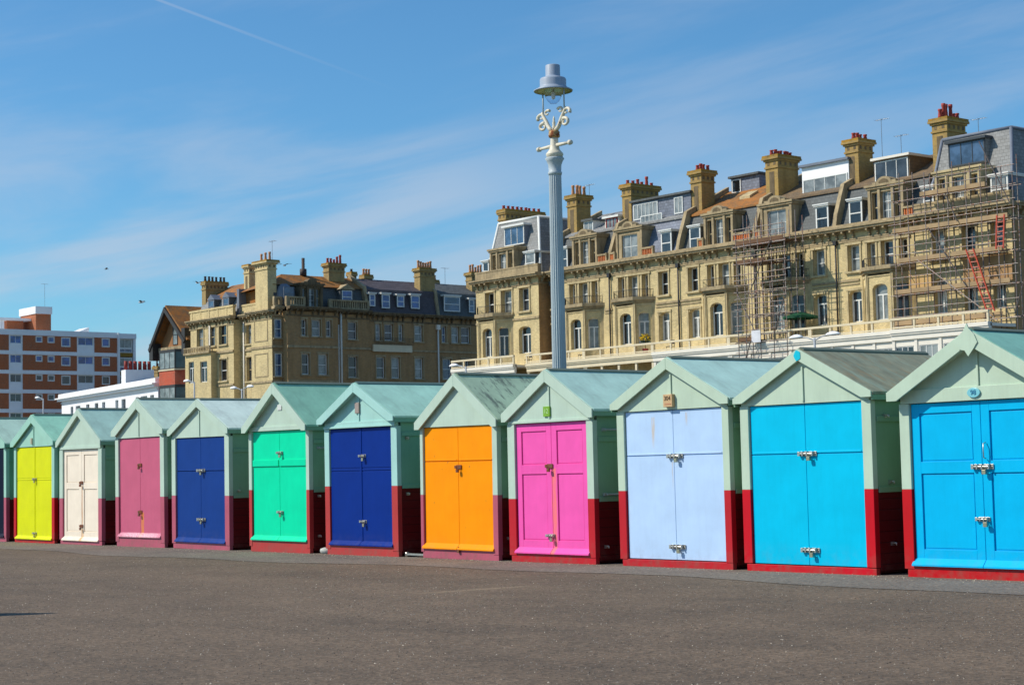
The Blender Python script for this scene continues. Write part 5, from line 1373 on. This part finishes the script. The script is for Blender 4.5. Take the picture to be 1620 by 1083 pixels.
for r, (zt, zb) in enumerate(rows[:6]):
    a, b = px2(190), px2(214)
    window(fl, a, b, zt-1.35, zt-.02, .75, 'grid', nx=2, nz=1, fw=.12, gl=GC); window(fl, a, b, zt-1.95, zt-1.35, .72, 'grid', nx=2, nz=1, fw=.1, gl=GB)
    m = MB(); m.box(a-.2, b+.2, .7, 1.2, zt-2.5, zt-1.95); m.build('spandrel', simple('ochre_panel', (150, 112, 20), .9), fl)
m = MB(); m.box(px2(70), px2(94), 3, 8, 20.3, 23.3); m.build('roof_hut', FB, fl)
m = MB(); m.box(px2(68.5), px2(95), 2.8, 8.2, 23.3, 24.3); m.build('roof_hut_cap', FW, fl)
m = MB(); m.box(px2(35), px2(60), 5, 8, 20.3, 22.4); m.build('roof_store', FB, fl)
m = MB(); m.box(px2(20), px2(72), 4.5, 8.5, 22.4, 22.75); 
for x in (22, 26): m.box(px2(x), px2(x)+.3, 4.8, 5.1, 20.3, 22.4)
m.build('roof_canopy', FW, fl)
m = MB(); m.ex_xz([(px2(130), 20.8), (px2(150), 20.8), (px2(150), 21.6)], 2, 5); m.build('roof_vent', FW, fl)
aerial(fl, px2(89), 4, 24.2, 3.4)

# ------------------------------------------------------------------ modern street lamps along the road
SLM = paint('street_lamp_grey', (176, 182, 188), .9, .4, dirt=.1)
def road_lamp(label, x, y, h, arms, group='street lamps along the road'):
    t = thing('street_lamp', label, 'street lamp', (x, y, 0), 0, group)
    m = MB(); m.tube((0, 0, 0), (0, 0, h), .09, 8, .06); m.build('post', SLM, t)
    for s in arms:
        m = MB(); m.path([(0, 0, h-.15), (s*.5, 0, h+.05), (s*1.1, 0, h+.12)], .035, 6); a = m.build('arm', SLM, t)
        m = MB(); m.smooth = True
        rings = []
        for k in range(6):
            f = k/5; cx_ = s*(.85+f*.95); r = .17*math.sin(PI*min(1, f*.9+.08))+.03
            rings.append([m.P((cx_, r*1.2*math.cos(2*PI*i/8), h+.1+r*(.9 if math.sin(2*PI*i/8) > 0 else .35)*math.sin(2*PI*i/8))) for i in range(8)])
        for A_, B_ in zip(rings, rings[1:]):
            for i in range(8): m.F((A_[i], A_[(i+1) % 8], B_[(i+1) % 8], B_[i]))
        m.F(rings[0][::-1]); m.F(rings[-1]); m.build('lamp_head', STUCCO2, a)
road_lamp('double armed street lamp above the roof of the turquoise hut', -63.3, 58, 7.75, (-1, 1))
road_lamp('single armed street lamp pointing left beside the white balcony', -94.0, 58, 7.95, (-1,))
road_lamp('double armed street lamp in front of the sandy corner house', -123.3, 58, 7.8, (-1, 1))
road_lamp('street lamp in front of the red brick gabled house', -131.0, 58, 8.75, (-1,))
road_lamp('street lamp in front of the block of flats', -160.5, 58, 8.6, (-1,))

# ------------------------------------------------------------------ gulls
GW = simple('gull_white', (200, 202, 206), .9, .7); GG = simple('gull_grey', (96, 100, 108), .9, .7)
def gull(label, loc, rz, s=1.0, flap=.35):
    m = MB(); m.smooth = True
    prof = [(-.26, .01), (-.2, .04), (-.08, .075), (.06, .07), (.15, .045), (.2, .045), (.25, .02), (.29, .005)]
    rings = [[m.P((x*s, r*math.cos(2*PI*i/8)*s, r*.9*math.sin(2*PI*i/8)*s)) for i in range(8)] for x, r in prof]
    for A_, B_ in zip(rings, rings[1:]):
        for i in range(8): m.F((A_[i], A_[(i+1) % 8], B_[(i+1) % 8], B_[i]))
    m.F(rings[0][::-1]); m.F(rings[-1]); m.cur = 1
    for sg in (-1, 1):
        W_ = [((.10, 0, .03), (-.10, 0, .03)), ((.16, sg*.28, .03+flap*.3), (-.06, sg*.28, .03+flap*.3)), ((.05, sg*.62, .03+flap*.2), (-.08, sg*.6, .03+flap*.2))]
        for th in (0, .012):
            for (a, b), (c, d) in zip(W_, W_[1:]):
                q = [tuple(v*s for v in (p[0], p[1], p[2]-th)) for p in (a, c, d, b)]
                m.quad(*(q if th == 0 else q[::-1]))
    o = m.build('gull', [GW, GG]); o.location = loc; o.rotation_euler = (0, 0, rz); return tag(o, label, 'gull')
gull('small gull in flight above the red brick gabled house', (-144.2, 60, 16.6), .6, 1.15)
gull('tiny gull in flight just above the big corner chimney stack', (-119.9, 60, 17.5), 2.2, 1.0)
gull('tiny pale gull high above the block of flats', (-151.1, 60, 20.3), 1.2, .8)
gull('tiny gull left of the corner house chimney', (-133.9, 60, 17.4), .3, .9)
